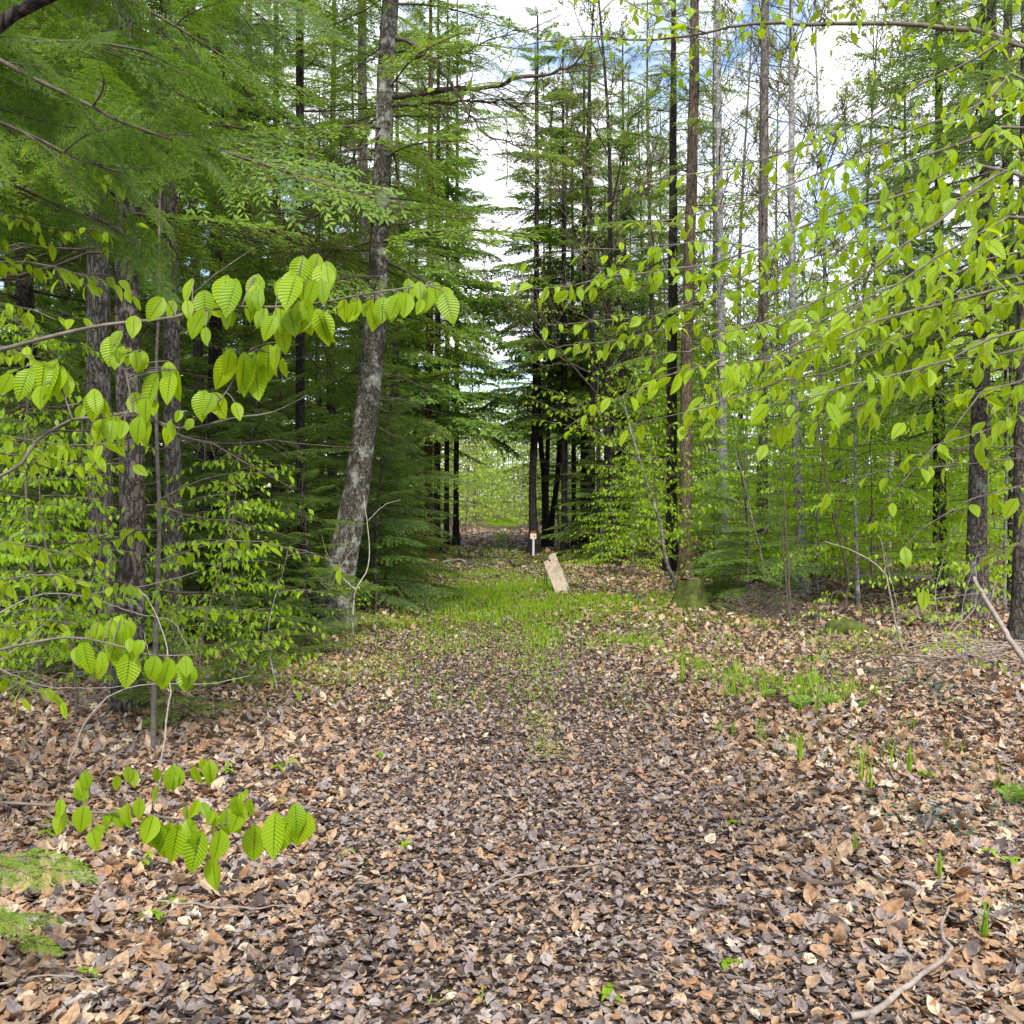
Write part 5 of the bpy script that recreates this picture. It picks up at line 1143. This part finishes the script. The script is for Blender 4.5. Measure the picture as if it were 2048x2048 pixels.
log('small crooked pale branch lying at the far left of the trail', [(885, 1124), (905, 1121), (920, 1119), (932, 1124)], 25.8, .03, .02, 'stick')
log('rotten dark log half buried at the right of the leaf litter', [(1670, 1345), (1720, 1352), (1790, 1348)], 9.15, .05, .035, 'rot')
log('low dark bar lying across the trail where it enters the far wood', [(938, 1128), (975, 1129), (1010, 1128), (1045, 1130)], 25.5, .085, .075, 'rock', 'water_bar')
# rocks, stumps, root mound
def lump(name, label, cat, c, size, mat, seed, sub=3):
    import bmesh
    bm = bmesh.new(); bmesh.ops.create_icosphere(bm, subdivisions=sub, radius=1.); r = np.random.default_rng(seed); ph = r.random(6) * 6
    for v in bm.verts:
        x, y, z = v.co; k = 1 + .18 * math.sin(3 * x + ph[0]) * math.cos(2.6 * y + ph[1]) + .12 * math.sin(5 * z + ph[2] + 2 * x) + .07 * math.sin(9 * y + ph[3] + 4 * x)
        v.co = Vector((x * size[0] * k, y * size[1] * k, max(-.25, z) * size[2] * k))
    for f in bm.faces: f.smooth = True
    me = bpy.data.meshes.new(name); bm.to_mesh(me); bm.free(); me.materials.append(M[mat])
    return tag(link(name, me, None, c), label, cat)
lump('rock', 'small dark rock in the leaves left of the mossy stump', 'rock', G(1279, 1206), (.11, .1, .12), 'rock', 1)
lump('rock', 'dark stone in the leaves between the brush pile and the root mound', 'rock', G(1632, 1236), (.10, .1, .09), 'rock', 2)
lump('root_mound', 'dark mossy root mound in the leaves at the foot of the bent-topped dark stem', 'root mound', G(1690, 1262), (.26, .2, .18), 'mossy', 3)
lump('root_mound', 'low mossy hump of leaf mould in front of the brush pile', 'root mound', G(1450, 1222), (.22, .2, .11), 'mossy', 4)
g = G(1380, 1219)
t = thing('tree_stump', 'mossy cut stump at the right edge of the clearing', 'stump', g)
mb = MB(); hh = np.array([-.05, .06, .2, .36, .43]); st = np.stack([.01 * np.sin(hh * 9), 0 * hh, hh], 1); trunk_mesh(mb, st, .15, .15, 18, 1.9); link('stump_body', mb.mesh('stump_body', [M['mossy']]), t)
mb = MB(); a = np.arange(18) / 18 * 6.283; rr = .15 * (1 + .06 * np.sin(a * 3 + 1)); mb.add(np.vstack([np.stack([rr * np.cos(a), rr * np.sin(a), .425 + .02 * np.sin(a * 2)], 1), [[0, 0, .40]]]), np.array([[i, (i + 1) % 18, 18] for i in range(18)])); link('stump_top', mb.mesh('stump_top', [M['rot']]), t)
g = G(1666, 1140)
t = thing('broken_snag', 'broken dead trunk with a rusty splintered top in the right thicket', 'snag', g)
mb = MB(); ln = resample(PL([(1664, 1142), (1670, 1050), (1674, 960), (1679, 880), (1681, 842)], g[1]), 16) - g; trunk_mesh(mb, ln, .075, .09, 10, 1.3); link('trunk', mb.mesh('trunk', [M['bark_grey']]), t)
mb = MB()
for i in range(9):
    a = i * .7; b = ln[-1] + np.array([math.cos(a) * .05, math.sin(a) * .05, -.12]); mb.add(*tubes(np.array([b, b + [0, 0, .16], b + [math.cos(a) * .015, 0, .2 + .14 * ((i * 7) % 5) / 4]]), np.array([.032, .024, .003]), 5)[:2])
link('splintered_top', mb.mesh('splintered_top', [M['rust']]), t)

# ================================================================== MAN-MADE THINGS IN THE CLEARING
import bmesh
def prism(name, outline, thick, mat, parent=None, bevel=.002):
    """outline in local XZ, thickness along Y"""
    bm = bmesh.new(); vs = [bm.verts.new((x, -thick / 2, z)) for x, z in outline]; f = bm.faces.new(vs)
    e = bmesh.ops.extrude_face_region(bm, geom=[f]); bmesh.ops.translate(bm, verts=[v for v in e['geom'] if isinstance(v, bmesh.types.BMVert)], vec=(0, thick, 0))
    bmesh.ops.recalc_face_normals(bm, faces=bm.faces); bmesh.ops.bevel(bm, geom=list(bm.edges), offset=bevel, segments=1, affect='EDGES')
    me = bpy.data.meshes.new(name); bm.to_mesh(me); bm.free(); me.materials.append(M[mat]); return link(name, me, parent)
M['ply'] = plain_mat('weathered_plywood', (.24, .19, .14), (.46, .39, .30), 16, .85, .35)
M['knot'] = plain_mat('dark_red_knot', (.05, .012, .012), (.09, .03, .025), 20)
M['iron'] = plain_mat('dark_wire', (.02, .022, .025), (.05, .05, .055), 30, .6)
M['cream'] = plain_mat('cream_painted_board', (.60, .50, .34), (.72, .63, .46), 30)
M['orange'] = plain_mat('dark_orange_board', (.16, .055, .02), (.24, .09, .03), 30)
M['white'] = plain_mat('white_post_paint', (.50, .50, .54), (.66, .66, .70), 30)
M['ribbon'] = plain_mat('red_ribbon', (.45, .05, .05), (.58, .10, .08), 30, .5)
g = G(1127, 1186)
t = thing('wooden_board', 'weathered wooden board with a broken top corner, leaning back to the left beside the trail', 'board', g)
b = prism('board_panel', [(-.125, -.03), (.125, -.03), (.125, .74), (.02, .74), (-.005, .70), (-.03, .66), (-.125, .655)], .022, 'ply', t)
k = prism('knot', [(-.03, .62), (.0, .62), (.008, .65), (-.012, .668), (-.036, .655)], .027, 'knot', b, .001)
b.rotation_euler = (math.radians(-24), math.radians(-19), math.radians(6))
g = G(1091, 1174)
t = thing('wire_stake', 'dark wire sign stake standing empty left of the leaning wooden board', 'stake', g)
for s in (-1, 1):
    mb = MB(); mb.add(*tubes(np.array([[s * .024, 0, -.05], [s * .022, 0, .14], [s * .014, 0, .25], [0, 0, .285]]), np.full(4, .011), 6)[:2]); link('leg', mb.mesh('leg', [M['iron']]), t)
g = G(1066, 1109)
t = thing('marker_post', 'white post with a cream and orange trail marker in front of the foremost grove trunk', 'marker post', (g[0], g[1] - .6, g[2]))
prism('post', [(-.028, -.1), (.028, -.1), (.028, .50), (-.028, .50)], .04, 'white', t)
s = prism('marker_panel', [(-.095, .50), (.085, .50), (.085, .66), (-.095, .66)], .025, 'cream', t)
o_ = prism('marker_cap', [(-.095, .663), (.085, .663), (.07, .73), (-.07, .73)], .03, 'orange', t)
d_ = prism('marker_dot', [(.02, .555), (.045, .555), (.05, .575), (.043, .595), (.022, .595), (.015, .575)], .031, 'iron', s, .001)
g = P(848, 1060, 26.2); rb = MB()
a = np.linspace(0, 6.283, 17); tr_c = redd.location; cx = tr_c[0]; cy = tr_c[1]; R0 = .135
ring = np.array([[cx + R0 * math.cos(x), cy + R0 * math.sin(x), 0] for x in a])
V = np.concatenate([ring + [0, 0, g[2] - .02], ring + [0, 0, g[2] + .03]]) - np.array([cx, cy, g[2]]); n = 17
rb.add(V, np.array([[i, i + 1, n + i + 1, n + i] for i in range(n - 1)]))
for s, l in ((-.5, .30), (-1., .26), (-.15, .4)):
    p = np.array([[-R0 * .8, -R0 * .7, 0], [-R0 * .8 + s * .14, -R0 - .03, -.06 - .1 * abs(s + .5)], [-R0 * .8 + s * .22, -R0 - .02, -l * .8]]); w = np.array([.022, 0, .012])
    v = np.concatenate([p - w, p + w, p - w + [0, .003, 0], p + w + [0, .003, 0]]); rb.add(v, np.array([[0, 1, 4, 3], [1, 2, 5, 4], [6, 9, 10, 7], [7, 10, 11, 8]]))
tag(link('ribbon', rb.mesh('ribbon', [M['ribbon']], False), None, (cx, cy, g[2])), 'red flagging ribbon knotted round the reddish trunk at the far left trail edge', 'ribbon')

# ---- the wood beyond, which closes every gap
def far_wood():
    r = np.random.default_rng(77); mb = MB(); lp = {1: [], 2: []}; sz = {1: [], 2: []}
    for i in range(330):
        d = r.uniform(78, 150); x = r.uniform(-.75, .75) * d
        if d < 95 and abs(x + .4) < 3.: continue
        z = float(ground_z(x, d)); h = r.uniform(9, 19) if r.random() < .6 else r.uniform(3, 6); k = 2 if r.random() < .5 else 1
        line = np.array([[x, d, z - .2], [x + r.normal(0, .2), d, z + h * .5], [x + r.normal(0, .5), d, z + h * .95]]); mb.add(*tubes(line, np.array([.16, .11, .03]), 6)[:2], mat=0)
        n = 520; u = r.random(n) ** .8; zz = z + h * (.05 + .95 * u); rad = (h * .22 + .8) * np.sqrt(np.clip(1.05 - u, 0, 1)) * (r.random(n) ** .5); a = r.random(n) * 6.283
        rad = rad * (.75 + .3 * np.sin(a * 3 + u * 17 + i))
        lp[k].append(np.stack([x + rad * np.cos(a), d + rad * np.sin(a), zz], 1)); sz[k].append(r.uniform(.2, .5, n))
    for k in (1, 2):
        p = np.concatenate(lp[k]); s = np.concatenate(sz[k]); n = len(p)
        V, f, A = leaves(p, r.normal(0, 1, (n, 3)) + [0, 0, -.5], r.normal(0, 1, (n, 3)), s, s * .6, DIAMOND); mb.add(V, f, k, A)
    return mb.mesh('distant_woods', [M['bark_dark'], M['far'], M['needle']])
tag(link('distant_woods', far_wood()), 'far off wood of dark conifers and pale spring leaves closing the view beyond the trees', 'woods', kind='stuff')

# ================================================================== SKY, SUN, CAMERA
SUN_EL, SUN_AZ = math.radians(50), math.radians(172)    # azimuth clockwise from the view direction (+Y)
w = bpy.data.worlds.new('World'); SC.world = w; w.use_nodes = True
nt = w.node_tree; nt.nodes.clear(); L = nt.links.new
out = nt.nodes.new('ShaderNodeOutputWorld'); bg = nt.nodes.new('ShaderNodeBackground'); sky = nt.nodes.new('ShaderNodeTexSky')
sky.sky_type = 'NISHITA'; sky.sun_disc = False; sky.sun_elevation = SUN_EL; sky.sun_rotation = SUN_AZ
tc = nt.nodes.new('ShaderNodeTexCoord'); mp = nt.nodes.new('ShaderNodeMapping'); mp.inputs['Scale'].default_value = (1, 1, 1.6); L(tc.outputs['Generated'], mp.inputs[0])
n1 = N(nt, 'ShaderNodeTexNoise', Scale=3.6, Detail=8., Roughness=.6, Distortion=.4); L(mp.outputs[0], n1.inputs['Vector'])
r1 = ramp(nt, [(.41, (0, 0, 0)), (.54, (1, 1, 1))]); L(n1.outputs['Fac'], r1.inputs[0])
n2 = N(nt, 'ShaderNodeTexNoise', Scale=7., Detail=6.); L(mp.outputs[0], n2.inputs['Vector'])
r2 = ramp(nt, [(.3, (4.6, 4.75, 5.3)), (.7, (6.9, 6.9, 7.2))]); L(n2.outputs['Fac'], r2.inputs[0])
c = mixc(nt, sky.outputs[0], r2.outputs[0], r1.outputs[0]); L(c, bg.inputs[0]); bg.inputs[1].default_value = .12; L(bg.outputs[0], out.inputs[0])
sl = bpy.data.lights.new('sun', 'SUN'); sl.energy = 2.5; sl.angle = math.radians(8); sl.color = (1, .95, .86)
so = bpy.data.objects.new('sun', sl); COL.objects.link(so)
sd = Vector((math.cos(SUN_EL) * math.sin(SUN_AZ), math.cos(SUN_EL) * math.cos(SUN_AZ), math.sin(SUN_EL)))
so.rotation_euler = (-sd).to_track_quat('-Z', 'Y').to_euler(); so.location = sd * 60
cd = bpy.data.cameras.new('camera'); cam = bpy.data.objects.new('camera', cd); COL.objects.link(cam)
cam.location = (0, 0, EYE); cam.rotation_euler = (math.radians(90), 0, 0)
cd.sensor_fit = 'HORIZONTAL'; cd.sensor_width = 36.; cd.lens = 36. * F / 2048.; cd.shift_y = (HOR - 1024.) / 2048.
cd.clip_start = .05; cd.clip_end = 3000.
SC.camera = cam
SC.view_settings.view_transform = 'Standard'; SC.view_settings.look = 'None'; SC.view_settings.gamma = 1.; SC.view_settings.use_curve_mapping = False
SC.view_settings.exposure = 1.35
SC.cycles.max_bounces = 7; SC.cycles.diffuse_bounces = 4; SC.cycles.transmission_bounces = 6; SC.cycles.transparent_max_bounces = 4
SC.cycles.use_denoising = True
SC.cycles.sample_clamp_indirect = 6.
